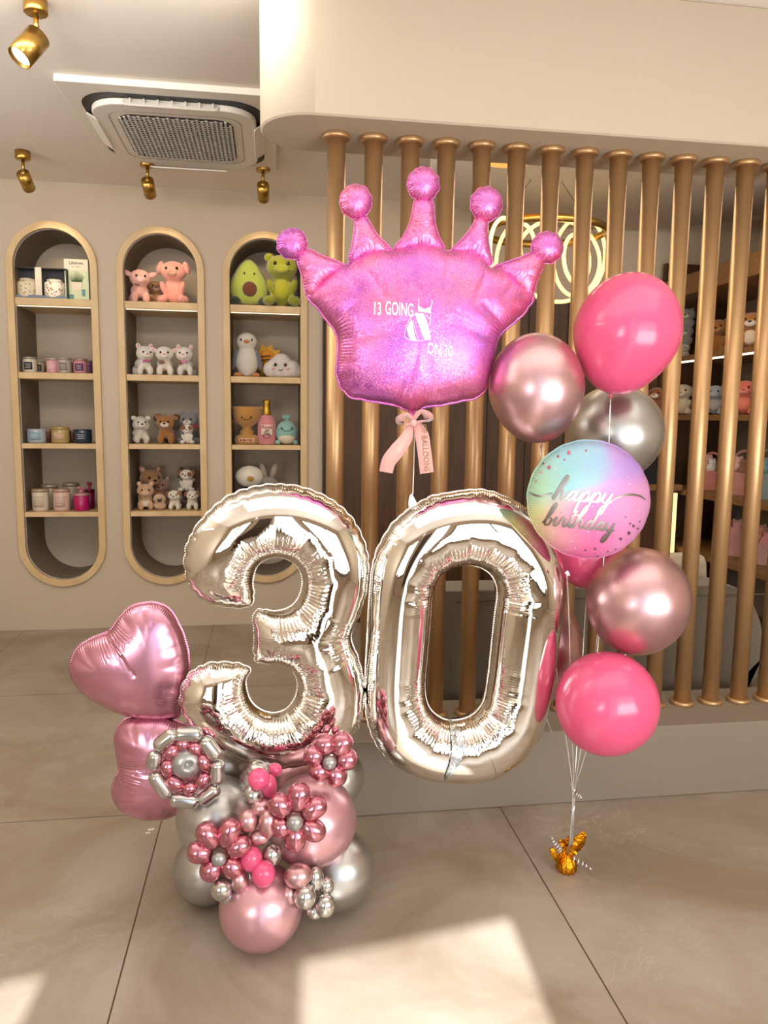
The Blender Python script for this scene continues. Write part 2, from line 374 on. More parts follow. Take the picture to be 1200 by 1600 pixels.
# ------------------------------------------------------------------ arched niches
def niche(cx, label):
    t = thing('shelf_niche', label, 'shelving', (cx, YB, NB), 'arched shelf niches in the rear wall'); O = t.location
    outer = stadium(cx, NW, NT, NB, 36); inner = stadium(cx, NW-FWD, NT-FWD, NB+FWD, 36); n = len(outer)
    b = MB(); y0, y1 = YB-.022, YB+.02
    vs = [(x, y0, z) for x, z in outer]+[(x, y0, z) for x, z in inner]+[(x, y1, z) for x, z in inner]+[(x, y1, z) for x, z in outer]
    fs = []
    for i in range(n):
        j = (i+1) % n
        for k in range(4): fs.append((k*n+i, k*n+j, ((k+1) % 4)*n+j, ((k+1) % 4)*n+i))
    b.add(vs, fs, 0, False); P(O, 'frame', b, M_frame, t, bevel=.003)
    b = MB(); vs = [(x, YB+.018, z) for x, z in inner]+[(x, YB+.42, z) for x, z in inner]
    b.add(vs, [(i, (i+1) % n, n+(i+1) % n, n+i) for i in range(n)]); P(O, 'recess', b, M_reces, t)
    b = MB(); b.add([(x, YB+.42, z) for x, z in inner]+[(x, YB+.43, z) for x, z in inner], [tuple(range(n)), tuple(reversed(range(n, 2*n)))]+[(i, (i+1) % n, n+(i+1) % n, n+i) for i in range(n)], 0, False); P(O, 'back_panel', b, M_wall, t)
    for z, th in ((2.135, .045), (1.675, .04), (1.226, .032), (.783, .032)):
        w = NW-FWD-.001
        if z > NT-NW: w = math.sqrt(max(0, (NW-FWD)**2-(z-(NT-NW))**2))-.001
        b = MB(); b.box((cx, YB+.2, z-th/2), (2*w, .42, th)); P(O, 'shelf', b, M_frame, t, bevel=.002)
        if z > 2: b = MB(); b.box((cx, YB+.02, z-th-.003), (2*w-.01, .008, .0025)); P(O, 'light_strip', b, M_ledw, t)
    return t
niche(NX[0], 'pale wood arched wall niche at far left holding candles and boxed jars')
niche(NX[1], 'pale wood arched wall niche in the middle, holding plush pigs, cats and dogs')
niche(NX[2], 'pale wood arched wall niche nearest the bronze poles, plush avocado on top')

# ------------------------------------------------------------------ bronze poles
xs = [.2335, .3635, .4935, .6230, .7520, .8805, 1.009, 1.138, 1.267, 1.395, 1.523, 1.649, 1.772, 1.897, 2.02]
YP = 2.768
def pole(x, label):
    t = thing('divider_pole', label, 'pole', (x, YP, .2806), 'bronze divider poles on the step'); O = t.location
    b = MB(); b.cyl((x, YP, .2806), (x, YP, 2.386), .032, 40); P(O, 'shaft', b, M_gold, t)
    b = MB(); b.lathe([(.0, .2806), (.046, .2806), (.048, .284), (.048, .294), (.045, .297), (.033, .297)], (x, YP, 0), n=40); P(O, 'base_flange', b, M_gold, t)
    b = MB(); b.lathe([(.033, 2.368), (.045, 2.368), (.048, 2.371), (.048, 2.383), (.046, 2.386), (.0, 2.386)], (x, YP, 0), n=40); P(O, 'top_flange', b, M_gold, t)
ordn = ['first bronze pole from the left, at the rounded end of the soffit', 'second bronze pole from the left, seen left of the crown\'s second spike', 'third bronze pole from the left, beside the crown\'s middle spike',
 'fourth bronze pole from the left, seen through the left of the silver zero\'s hole', 'fifth bronze pole from the left, seen through the right of the silver zero\'s hole', 'sixth bronze pole from the left, between the crown\'s right spikes',
 'seventh bronze pole from the left, behind the crown\'s rightmost ball', 'eighth bronze pole from the left, rising above the rose chrome balloon', 'ninth bronze pole from the left, rising at the left part of the top pink balloon', 'tenth bronze pole from the left, rising above the middle of the top pink balloon',
 'eleventh bronze pole from the left, running along the right edge of the top pink balloon', 'fourth bronze pole from the right edge of the photo', 'third bronze pole from the right edge of the photo', 'second bronze pole from the right edge of the photo', 'bronze pole at the right edge of the photo']
for x, l in zip(xs, ordn): pole(x, l)

# ------------------------------------------------------------------ ceiling air conditioner and spot lamps
def aircon():
    C_ = Vector((-.425, 4.10, ZC)); t = thing('ceiling_air_conditioner', 'white square ceiling cassette air conditioner with woven grille', 'air conditioner', C_); O = C_
    def pr(poly, z0, z1): return MB().prism(poly, lambda p: Vector((C_.x+p[0], C_.y+p[1], ZC-z0)), lambda p: Vector((C_.x+p[0], C_.y+p[1], ZC-z1)))
    P(O, 'trim_panel', pr(rrect(.47, .52, .012), 0, .03), M_white, t, bevel=.004)
    P(O, 'air_slot', pr(rrect(.405, .44, .16, 10), .03, .034), M_black, t)
    P(O, 'centre_panel', pr(rrect(.37, .40, .15, 10), .034, .062), M_white, t, bevel=.006)
    g = pr(rrect(.262, .29, .08, 8), .062, .064); gp = P(O, 'grille', g, mat('grille_backing', '#3a3733', .7), t)
    b = MB()
    for i in range(24):
        for j in range(21):
            x = -.25+.5*i/23; y = -.275+.55*j/20
            if abs(x) > .2 and abs(y) > .23 and (abs(x)-.2)**2+(abs(y)-.23)**2 > .055**2: continue
            b.box((C_.x+x, C_.y+y+(.0137 if i % 2 else 0), ZC-.067), (.012, .014, .006), (0, .3, 0))
    for j in range(21):
        y = -.275+.55*j/20; b.box((C_.x, C_.y+y+.007, ZC-.0655), (.5 if abs(y) < .24 else .43, .004, .003))
    P(O, 'grille_weave', b, mat('grille_grey', '#b9b2a8', .5), gp)
    b = MB(); b.tube([(C_.x+x, C_.y+y, ZC-.0625) for x, y in rrect(.30, .325, .09, 8)], .0015, 6, closed=True); P(O, 'panel_seam', b, mat('seam', '#8a8279', .6), t)
    for (dx, dy, w, d, rot) in ((0, -.405, .42, .05, (.9, 0, 0)), (0, .41, .42, .07, (.35, 0, 0)), (-.385, 0, .06, .42, (0, .55, 0)), (.385, 0, .06, .42, (0, -.55, 0))):
        q = rrect(w/2, d/2, .024, 5); R = rotm(rot); bz = .05 if dy <= 0 else .075
        b = MB().prism(q, lambda p: C_+Vector((dx, dy, -bz))+R@Vector((p[0], p[1], .003)), lambda p: C_+Vector((dx, dy, -bz))+R@Vector((p[0], p[1], -.003)))
        P(O, 'louvre', b, M_white, t)
    b = MB()
    for k in range(7): b.box(C_+Vector((-.18+.06*k, -.405, -.045)), (.004, .04, .02), (.3, 0, .3))
    P(O, 'vane', b, mat('vane_grey', '#cfc9bf', .5), t)
aircon()
def spot(px, z, aim, head_l, label, top=None, R=.034, power=9):
    x, y = px; t = thing('ceiling_spotlight', label, 'spotlight', (x, y, z), 'brass ceiling spotlights'); O = t.location
    b = MB(); b.lathe([(0, z), (.04, z), (.04, z-.042), (.038, z-.044), (0, z-.044)], (x, y, 0), n=28); P(O, 'canopy', b, M_brass, t)
    b = MB(); b.cyl((x, y, z-.044), (x, y, z-.11), .009, 12); b.ell((x, y, z-.115), (.014, .014, .014)); P(O, 'stem', b, M_brass, t)
    d = (Vector(aim)-Vector((x, y, z-.12))).normalized(); q = d.to_track_quat('Z', 'Y').to_matrix(); c = Vector((x, y, z-.125))-d*.01
    b = MB(); b.lathe([(0, 0), (R, 0), (R, head_l), (R-.004, head_l), (R-.006, head_l-.012), (0, head_l-.014)], c, q, n=32); P(O, 'lamp_head', b, M_brass, t)
    b = MB(); b.lathe([(0, head_l-.013), (R-.008, head_l-.013), (R-.008, head_l-.010), (0, head_l-.010)], c, q, n=24); P(O, 'bulb', b, mat('bulb', '#fff0cc', .5, emit='#ffe7b8', es=3), t)
    lamp('SPOT', 'spotlight_beam', c+d*(head_l+.02), power, (1, .78, .5), aim=aim, spot_size=math.radians(46), spot_blend=.6, shadow_soft_size=.03)
spot((-1.329, 4.63), ZC, (-1.30, YB, 2.40), .105, 'brass ceiling spotlight farthest left, near the rear wall', power=10)
spot((-.67, 4.63), ZC, (-.66, YB, 2.38), .105, 'brass ceiling spotlight hanging just behind the air conditioner\'s middle', power=10)
spot((-.029, 4.59), ZC, (-.02, YB, 2.38), .105, 'brass ceiling spotlight under the air conditioner\'s right corner', power=10)
spot((-.795, 2.991), ZC, (-1.45, 2.45, 1.6), .115, 'large brass ceiling spotlight in the top left corner', R=.042, power=7)

# ------------------------------------------------------------------ room behind the poles
def chandelier():
    Y = 4.2; c = at(850, 362, Y=Y); t = thing('ring_chandelier', 'brass ring chandelier with looping lit tubes behind the poles', 'chandelier', c); O = c
    b = MB()
    prof = []
    for i in range(64):
        a = 2*PI*i/64; prof.append(c+Vector((.335*math.cos(a), .30*math.sin(a), 0)))
    R_ = [(0.0, .02), (.006, .02), (.006, -.02), (0, -.02)]
    vs = []; n = 64
    for (dr, dz) in R_:
        for i in range(n):
            a = 2*PI*i/n; vs.append(c+Vector(((.335+dr)*math.cos(a), (.30+dr)*math.sin(a), dz)))
    fs = [(k*n+i, k*n+(i+1) % n, ((k+1) % 4)*n+(i+1) % n, ((k+1) % 4)*n+i) for k in range(4) for i in range(n)]
    b.add(vs, fs); P(O, 'brass_ring', b, M_brass, t)
    for (px, py, rx, ry, dy, tilt) in ((790, 395, 28, 52, -.22, .25), (806, 405, 30, 55, .0, -.3), (901, 405, 26, 37, -.1, .35), (905, 402, 40, 60, .18, -.15), (872, 408, 72, 62, .05, .1)):
        q = at(px, py, Y=Y+dy); s = mpp(q); b = MB(); pts = []
        for i in range(56):
            a = 2*PI*i/56; x = rx*s*math.cos(a); z = ry*s*math.sin(a)
            pts.append(q+Vector((x*math.cos(tilt)-z*math.sin(tilt)*.3, x*math.sin(tilt)*1.0, z+x*math.sin(tilt)*.3)))
        b.tube(pts, .011, 8, closed=True); P(O, 'light_loop', b, M_led, t)
    for dx in (-.28, .02, .3):
        b = MB(); b.cyl(c+Vector((dx, 0, 0)), (c.x+dx*.3, c.y, 2.72), .0015, 6); P(O, 'cable', b, M_black, t)
chandelier()
# curved sofa behind the poles
def sofa():
    t = thing('curved_sofa', 'taupe upholstered sofa with rounded back standing behind the poles', 'sofa', (1.5, 3.3, 0)); O = t.location
    x0, x1, y0, z1 = .62, 2.19, 3.06, .70; r = .34
    poly = [(x0, .04), (x1-.12, .04)]
    for i in range(13):
        a = -PI/2+ (PI)*i/12; poly.append((x1-.2+.22*math.cos(a)-(.06 if a < 0 else 0)*abs(math.sin(a)), .36+(.32 if a < 0 else .34)*math.sin(a)))
    poly += [(x0, .70)]
    b = MB().prism(poly, lambda p: Vector((p[0], y0, p[1])), lambda p: Vector((p[0], y0+.2, p[1]))); P(O, 'backrest', b, M_sofa, t, bevel=.04)
    b = MB(); b.box(((x0+x1)/2-.05, y0+.55, .22), (x1-x0-.2, .7, .4)); P(O, 'seat', b, M_sofa, t, bevel=.05)
    for cx, w in ((1.86, .42), ):
        b = MB(); b.box((cx, y0+.3, .62), (w, .16, .34), (-.15, 0, 0)); P(O, 'cushion', b, mat('pale_cushion', '#b9aa94', .95, sheen=.3), t, bevel=.05)
    b = MB(); b.box((x0+.9, y0-.002, .655), (1.5, .006, .004)); P(O, 'seam', b, mat('sofa_seam', '#5e5245', .9), t)
sofa()
# counter and tall shelving on the right
cb = thing('counter_cabinet', 'dark wood counter cabinet with a lit vertical strip behind the poles', 'cabinet', (2.33, 4.9, 0)); O = cb.location
ct = at(1045, 757, Y=4.72)
b = MB(); b.box((2.33, 4.94, ct.z/2-.02), (.72, .42, ct.z-.04)); P(O, 'body', b, M_dwood, cb)
b = MB(); b.box((2.33, 4.93, ct.z-.02), (.76, .46, .04)); P(O, 'top', b, M_mwood, cb, bevel=.003)
l0, l1 = at(1062, 771, Y=4.7), at(1057, 879, Y=4.7)
b = MB(); b.box((2.668, 4.722, (l0.z+l1.z)/2), (.035, .012, l0.z-l1.z)); P(O, 'light_strip', b, M_led, cb)
b = MB(); b.box((2.56, 4.9, ct.z+.15), (.24, .3, .30)); bx = obj("box", b, M_black, org=(2.56, 4.9, ct.z))
tag(bx, 'black box standing on the counter beside the shelving', 'box')
def shelving():
    t = thing('shelving_unit', 'tall wooden shelving unit full of plush toys beyond the poles', 'shelving', (2.98, 4.1, 0)); O = t.location
    X0, X1, y0, y1 = 2.72, 3.24, 3.0, YB-.06
    b = MB(); b.box((X1-.01, (y0+y1)/2, 1.25), (.02, y1-y0, 2.4)); P(O, 'back_panel', b, mat('shelf_back', '#8a7660', .8), t)
    for yy in (y1, y0): b = MB(); b.box((2.98, yy, 1.25), (.52, .04, 2.5)); P(O, 'side_panel', b, M_dwood, t)
    b = MB(); b.box((2.97, (y0+y1)/2, 2.30), (.56, y1-y0+.02, .13)); P(O, 'cornice', b, M_mwood, t, bevel=.003)
    for z in (1.832, 1.443, .948, .56, .12):
        b = MB(); b.box((2.975, (y0+y1)/2, z), (.51, y1-y0, .035)); P(O, 'shelf', b, M_mwood, t, bevel=.002)
    b = MB(); b.box((2.725, (y0+y1)/2, 1.809), (.012, y1-y0-.05, .010)); P(O, 'light_strip', b, M_ledw, t)
shelving()
# ------------------------------------------------------------------ inflated foil shapes
def resample(pts, h, closed=True):
    p = np.array(pts, float); q = np.vstack([p, p[:1]]) if closed else p
    d = np.r_[0, np.cumsum(np.hypot(*(q[1:]-q[:-1]).T))]; n = max(8, int(round(d[-1]/h))); s = np.linspace(0, d[-1], n, endpoint=False)
    return np.c_[np.interp(s, d, q[:, 0]), np.interp(s, d, q[:, 1])], d[-1]
def inside(pts, loops):
    r = np.zeros(len(pts), bool); x, y = pts[:, 0], pts[:, 1]
    for L in loops:
        a = L; b = np.roll(L, -1, 0)
        for (x0, y0), (x1, y1) in zip(a, b):
            if y0 == y1: continue
            c = ((y0 > y) != (y1 > y)) & (x < (x1-x0)*(y-y0)/(y1-y0)+x0); r ^= c
    return r
def csmooth(v, k):
    n = len(v); w = np.hanning(2*k+3)[1:-1]; w /= w.sum(); idx = (np.arange(n)[:, None]+np.arange(-k, k+1)[None])%n
    return (v[idx]*(w[:, None] if v.ndim == 2 else w)).sum(1)
def fem(P_, T, fixed, rhs=1.0):
    n = len(P_); D = np.zeros(n); I = []; J = []; Wt = []; M = np.zeros(n)
    for a, b, c in ((0, 1, 2), (1, 2, 0), (2, 0, 1)):
        i, j, k = T[:, a], T[:, b], T[:, c]; u = P_[i]-P_[k]; v = P_[j]-P_[k]
        cr = np.abs(u[:, 0]*v[:, 1]-u[:, 1]*v[:, 0])+1e-14; w = np.clip((u*v).sum(1)/cr*.5, -5, 20)
        I.append(i); J.append(j); Wt.append(w)
        D += np.bincount(i, w, n)+np.bincount(j, w, n); M += np.bincount(i, cr/6, n)
    I = np.concatenate(I); J = np.concatenate(J); Wt = np.concatenate(Wt); fr = ~fixed; D = np.where(D <= 1e-9, 1, D)
    def mv(x): return (D*x-np.bincount(I, Wt*x[J], n)-np.bincount(J, Wt*x[I], n))*fr
    x = np.zeros(n); r = M*fr*rhs; z = r/D; p = z.copy(); rz = r@z
    for it in range(1500):
        Ap = mv(p); al = rz/(p@Ap+1e-300); x += al*p; r -= al*Ap; z = r/D; rn = r@z
        if rn < rz*0+1e-16: break
        p = z+rn/rz*p; rz = rn
    return np.maximum(x, 0)
def foil(name, loops_px, Y0, thick, h, m, parent=None, org=None, lam=.045, buckle=.22, scallop=.0035, flange=.005, smooth_k=2, expo=.5, allb=0.0, seed=1, smooth_pts=True, uniform=False, zmax=None, pleat_in=.075, depth_k=1.0, pillow=0):
    """an inflated foil shape: flat outline, inflated by solving for the membrane, buckled and pleated at its seams"""
    rng = np.random.RandomState(seed); loops = []; B = []; Bn = []; Bs = []; Bamp = []; Bsign = []; Bl = []; soff = 0; creasef = []
    for li, lp in enumerate(loops_px):
        w = np.array([(at(x, y, Y=Y0).x, at(x, y, Y=Y0).z) for x, y in lp])
        if smooth_pts:
            c = catmull([Vector((a, b_, 0)) for a, b_ in w], 10, True); w = np.array([(v.x, v.y) for v in c])
        w, per = resample(w, h); w = csmooth(w, smooth_k) if smooth_k else w
        area = .5*np.sum(w[:, 0]*np.roll(w[:, 1], -1)-np.roll(w[:, 0], -1)*w[:, 1])
        if (area < 0) != (li > 0): w = w[::-1].copy()     # outer CCW, holes CW: interior always on the left
        t = np.roll(w, -1, 0)-np.roll(w, 1, 0); t /= np.hypot(*t.T)[:, None]; ts = csmooth(t, 5); ts /= np.hypot(*ts.T)[:, None]
        nin = np.c_[-ts[:, 1], ts[:, 0]]
        k_ = max(3, int(.02/h)); t2 = csmooth(t, k_); dt = np.roll(t2, -k_, 0)-np.roll(t2, k_, 0); kap = (t2[:, 0]*dt[:, 1]-t2[:, 1]*dt[:, 0])/(2*k_*h)
        amp = np.clip(np.abs(csmooth(kap, k_))/5.0, allb, 1)
        s = np.arange(len(w))*h
        nb = max(3, int(round(per/lam))); pos = (np.arange(nb)+rng.uniform(-.22, .22, nb))*per/nb; st = rng.uniform(.4, 1, nb)
        ds = np.abs((s[:, None]-pos[None]+per/2) % per-per/2); g = np.exp(-(ds/(lam*.09))**2)*st; cr = g.max(1)
        bul = np.clip(ds.min(1)/(lam*.5), 0, 1)
        w2 = w-nin*(scallop*(amp if li == 0 else amp*0)*np.clip(np.sign(csmooth(kap, k_))+.2, 0, 1)*(np.sqrt(bul)-.5))[:, None]
        loops.append(w2); B.append(w2); Bn.append(nin); Bs.append(s+soff); Bamp.append(amp); Bsign.append(np.sign(csmooth(kap, k_))*np.ones(len(s))); Bl.append((pos+soff, st)); soff += per+1
    offs = []; nB = sum(len(x) for x in B); Ball = np.vstack(B); Nall = np.vstack(Bn)
    samp = Ball
    mn, mx = Ball.min(0), Ball.max(0); xs_ = np.arange(mn[0], mx[0], h); ys_ = np.arange(mn[1], mx[1], h*.866)
    G = np.array([(x+(h/2 if j % 2 else 0), y) for j, y in enumerate(ys_) for x in xs_])
    G = G[inside(G, loops)]
    def dist(Q):
        d = np.empty(len(Q)); ix = np.empty(len(Q), int)
        for k in range(0, len(Q), 2000):
            dd = ((Q[k:k+2000, None]-samp[None])**2).sum(2); ix[k:k+2000] = dd.argmin(1); d[k:k+2000] = np.sqrt(dd.min(1))
        return d, ix
    dG, _ = dist(G); G = G[dG > h*1.05]
    rings = []
    for f_ in (.15, .5):
        R_ = Ball+Nall*h*f_; dR, _ = dist(R_); R_ = R_[(dR > h*f_*.75) & inside(R_, loops)]; rings.append(R_)
    pts = np.vstack([Ball]+rings+[G]); edges = []; o = 0
    for L in loops:
        n = len(L); edges += [(o+i, o+(i+1) % n) for i in range(n)]; o += n
    res = delaunay_2d_cdt([Vector((float(a), float(b_))) for a, b_ in pts], edges, [], 0, 1e-7)
    V = np.array([(v.x, v.y) for v in res[0]]); orig = res[3]; T = np.array([f for f in res[2] if len(f) == 3])
    cen = V[T].mean(1); T = T[inside(cen, loops)]
    a_, b_, c_ = V[T[:, 0]], V[T[:, 1]], V[T[:, 2]]
    ar = (b_-a_)[:, 0]*(c_-a_)[:, 1]-(b_-a_)[:, 1]*(c_-a_)[:, 0]; T[ar < 0] = T[ar < 0][:, [0, 2, 1]]; T = T[np.abs(ar) > 1e-12]
    fixed = np.zeros(len(V), bool)
    for i, oo in enumerate(orig):
        if any(k < nB for k in oo): fixed[i] = True
    used = np.unique(T); u = fem(V, T, fixed); hh = np.sqrt(2*u); hm = hh.max()
    z = hm*(hh/hm)**(2*expo)*thick
    if zmax: z = zmax*np.tanh(z/zmax)
    d, ix = dist(V); Sall = np.concatenate(Bs); Aall = csmooth(np.concatenate(Bamp), 6); Gall = np.concatenate(Bsign)
    Tn = np.c_[Nall[:, 1], -Nall[:, 0]]; s = Sall[ix]+((V-samp[ix])*Tn[ix]).sum(1); amp = Aall[ix]; sg = Gall[ix]
    pos = np.concatenate([q[0] for q in Bl]); st = np.concatenate([q[1] for q in Bl])
    dn_ = np.abs(s[:, None]-pos[None]); jn = dn_.argmin(1); cre = np.clip(1-dn_.min(1)/(lam*.5), 0, 1)**2*st[jn]
    Lb = np.where(sg > 0, .014, .055)*depth_k
    z = z*(1-buckle*amp*cre*np.exp(-(d/Lb)**2)*np.clip(d/.004, 0, 1))
    z += pillow*amp*np.exp(-((d-.02)/.02)**2)*(1-cre)
    band = np.where(sg > 0, np.clip(1-d/.022, 0, 1), np.clip((d-.004)/.01, 0, 1)*np.clip((pleat_in-d)/.02, 0, 1))
    pleat = amp*np.clip(band, 0, 1)
    n = len(V); ox, oy, oz = (org.x, org.y, org.z) if org is not None else (0, 0, 0)
    vs = [(V[i, 0]-ox, Y0-z[i]-oy, V[i, 1]-oz) for i in range(n)]+[(V[i, 0]-ox, Y0+z[i]-oy, V[i, 1]-oz) for i in range(n)]
    fs = [tuple(t) for t in T.tolist()]+[tuple(n+k for k in reversed(t)) for t in T.tolist()]
    base = len(vs); k0 = base
    for L, N_ in zip(loops, Bn):
        m_ = len(L); L2 = L-N_*flange
        for (x, y) in L: vs.append((x-ox, Y0-.0004-oy, y-oz))
        for (x, y) in L2: vs.append((x-ox, Y0-.0004-oy, y-oz))
        for (x, y) in L: vs.append((x-ox, Y0+.0004-oy, y-oz))
        for (x, y) in L2: vs.append((x-ox, Y0+.0004-oy, y-oz))
        for i in range(m_):
            j = (i+1) % m_; fs.append((k0+i, k0+m_+i, k0+m_+j, k0+j)); fs.append((k0+2*m_+i, k0+2*m_+j, k0+3*m_+j, k0+3*m_+i)); fs.append((k0+m_+i, k0+3*m_+i, k0+3*m_+j, k0+m_+j))
        k0 += 4*m_
    me = bpy.data.meshes.new(name); me.from_pydata(vs, [], fs); me.materials.append(m)
    me.polygons.foreach_set('use_smooth', [True]*len(fs))
    uv = me.uv_layers.new(name='seam'); at_ = me.attributes.new('pleat', 'FLOAT', 'POINT')
    pv = np.r_[pleat, pleat, np.full(len(vs)-2*n, .4)]; at_.data.foreach_set('value', pv.astype(np.float32))
    sv = np.r_[s, s, np.zeros(len(vs)-2*n)]; dv = np.r_[d, d, np.zeros(len(vs)-2*n)]
    q = base
    for L, ss in zip(loops, Bs):
        m_ = len(L)
        for r_ in range(4): sv[q:q+m_] = ss; q += m_
    li = np.empty(len(me.loops), np.int32); me.loops.foreach_get('vertex_index', li)
    us = sv[li]; st_ = np.empty(len(me.polygons), np.int32); me.polygons.foreach_get('loop_start', st_)
    uvv = np.c_[us, dv[li]].astype(np.float32)
    for f_i in range(len(T)*2):
        a = st_[f_i]; tri = uvv[a:a+3, 0]
        if tri.max()-tri.min() > .05: uvv[a:a+3, 0] = tri[0]
    uv.data.foreach_set('uv', uvv.ravel()); me.update()
    ob = bpy.data.objects.new(name, me); COL.objects.link(ob)
    if parent is not None: ob.parent = parent
    elif org is not None: ob.location = org
    bv = BVHTree.FromPolygons([Vector((V[i, 0], Y0-z[i], V[i, 1])) for i in range(n)], [tuple(t) for t in T.tolist()])
    return ob, bv
def project(mb, bv, Y0, off=.0006, yref=None):
    yref = Y0 if yref is None else yref
    for v in mb.v:
        d = (Vector((v.x, yref, v.z))-CAM).normalized(); h_ = bv.ray_cast(CAM, d)
        q = h_[0] if h_[0] is not None else CAM+d*((Y0-CAM.y)/d.y)
        q = q-d*off; v.x, v.y, v.z = q
    return mb

def foil_mat(name, col, rough, metal=1.0, pleat_d=.0007, period=.0072, crinkle=.0005, cs=9):
    m = mat(name, col, rough, metal); nt, N, L = nodes(m); b = N['Principled BSDF']
    uvn = N.new('ShaderNodeUVMap'); uvn.uv_map = 'seam'; sp = N.new('ShaderNodeSeparateXYZ'); L.new(uvn.outputs[0], sp.inputs[0])
    a = N.new('ShaderNodeAttribute'); a.attribute_name = 'pleat'
    tc = N.new('ShaderNodeTexCoord'); n0 = N.new('ShaderNodeTexNoise'); n0.inputs['Scale'].default_value = 28; n0.inputs['Detail'].default_value = 2; L.new(tc.outputs['Object'], n0.inputs['Vector'])
    def M_(op, x, y=None):
        n = N.new('ShaderNodeMath'); n.operation = op
        for i, q in enumerate((x, y)):
            if q is None: continue
            if isinstance(q, (int, float)): n.inputs[i].default_value = q
            else: L.new(q, n.inputs[i])
        return n.outputs[0]
    ph = M_('ADD', M_('MULTIPLY', sp.outputs[0], 2*PI/period), M_('MULTIPLY', n0.outputs['Fac'], 2.2))
    wv = M_('SINE', ph)
    gate = M_('MULTIPLY', a.outputs['Fac'], M_('ADD', M_('MULTIPLY', n0.outputs['Fac'], 1.4), -.05))
    hgt = M_('MULTIPLY', M_('MULTIPLY', wv, gate), pleat_d)
    n1 = N.new('ShaderNodeTexNoise'); n1.inputs['Scale'].default_value = cs; n1.inputs['Detail'].default_value = 1; L.new(tc.outputs['Object'], n1.inputs['Vector'])
    tot = M_('ADD', hgt, M_('MULTIPLY', n1.outputs['Fac'], crinkle))
    bp = N.new('ShaderNodeBump'); bp.inputs['Distance'].default_value = 1.0; bp.inputs['Strength'].default_value = 1.0; L.new(tot, bp.inputs['Height']); L.new(bp.outputs[0], b.inputs['Normal'])
    return m
M_silverfoil = foil_mat('silver_foil', '#f1ede6', .045)
M_heart = foil_mat('satin_pink_foil', '#d99bb0', .27, .9, pleat_d=.0007, crinkle=.0002)
def holo():
    m = foil_mat('holographic_pink_foil', '#e356b4', .38, .86, pleat_d=.0006, period=.008); nt, N, L = nodes(m); b = N['Principled BSDF']
    tc = N.new('ShaderNodeTexCoord'); v = N.new('ShaderNodeTexVoronoi'); v.inputs['Scale'].default_value = 520; L.new(tc.outputs['Object'], v.inputs['Vector'])
    sp = N.new('ShaderNodeSeparateColor'); L.new(v.outputs['Color'], sp.inputs[0])
    n = N.new('ShaderNodeTexNoise'); n.inputs['Scale'].default_value = 7; n.inputs['Detail'].default_value = 2; L.new(tc.outputs['Object'], n.inputs['Vector'])
    ad = N.new('ShaderNodeMath'); ad.operation = 'MULTIPLY_ADD'; L.new(sp.outputs[0], ad.inputs[0]); ad.inputs[1].default_value = .38; L.new(n.outputs['Fac'], ad.inputs[2])
    cr = N.new('ShaderNodeValToRGB'); L.new(ad.outputs[0], cr.inputs[0]); e = cr.color_ramp.elements
    e[0].position = .42; e[0].color = lin('#9c68cc'); e[1].position = .95; e[1].color = lin('#e4747f')
    for p_, c_ in ((.52, '#c465b8'), (.66, '#d86cb2'), (.80, '#ea90ca')):
        k = e.new(p_); k.color = lin(c_)
    L.new(cr.outputs[0], b.inputs['Base Color'])
    old = b.inputs['Normal'].links[0].from_socket
    sub = N.new('ShaderNodeVectorMath'); sub.operation = 'SUBTRACT'; L.new(v.outputs['Color'], sub.inputs[0]); sub.inputs[1].default_value = (.5, .5, .5)
    sc = N.new('ShaderNodeVectorMath'); sc.operation = 'SCALE'; L.new(sub.outputs[0], sc.inputs[0]); sc.inputs['Scale'].default_value = .22
    av = N.new('ShaderNodeVectorMath'); av.operation = 'ADD'; L.new(sc.outputs[0], av.inputs[0]); L.new(old, av.inputs[1])
    nm = N.new('ShaderNodeVectorMath'); nm.operation = 'NORMALIZE'; L.new(av.outputs[0], nm.inputs[0]); L.new(nm.outputs[0], b.inputs['Normal'])
    return m
M_holo = holo()

# --- the silver numbers
YN = 2.15
zero_out = [(746,765),(701,770),(666,779),(622,809),(597,843),(583,880),(577,934),(574,990),(571,1052),(571,1099),(577,1137),(594,1171),(622,1198),(660,1214),(694,1219),(735,1220),(772,1213),(810,1190),(838,1156),(849,1127),(859,1084),(869,1021),(877,959),(882,921),(879,890),(868,859),(847,824),(819,793),(779,772)]
zero_in = [(722,883),(701,888),(684,903),(675,927),(671,974),(667,1021),(663,1065),(665,1090),(672,1107),(685,1119),(700,1125),(719,1124),(736,1118),(749,1106),(757,1090),(763,1052),(768,1006),(773,959),(777,924),(770,902),(756,889),(738,883)]
three = [(384,948),(345,946),(318,936),(298.5,917),(289.5,890),(290,860),(302,830),(327,799),(358,775),(396,761),(438,757),(480,764),(519,782),(549,809),(568,845),(575,881),(571,926),(560,962),(548,994),(558,1025),(566,1055),(568,1085),(564,1121),(550,1152),(519,1178),(480,1192),(438,1198),(396,1191),(354,1173),(318,1146),(294,1126),(283,1104),(283,1079),(297,1052),(324,1037),(357,1035),(381,1039),(390,1047),(384,1064),(390,1091),(405,1107),(426,1113.5),(447,1107.5),(461,1089),(465,1067),(457,1047),(438,1035),(414,1035.5),(399,1030),(397,995),(396.5,962),(405,952),(432,954.5),(456,946),(469,927),(472,902),(462,882),(442,871),(420,872),(402,884),(395,908),(396,934)]
HF = .0042
def pull_tab(px, py, Y, s, m, parent, O, rot=0):
    q = at(px, py, Y=Y); k = mpp(q)*s; R = Matrix.Rotation(rot, 3, 'Y')
    b = MB().prism([(-.5, 0), (.5, 0), (.35, .6), (.05, 1.5), (-.2, 1.3), (-.45, .6)], lambda p: q+R@Vector((p[0]*k, -.003, p[1]*k)), lambda p: q+R@Vector((p[0]*k, .003, p[1]*k)))
    return P(O, 'tail', b, m, parent)
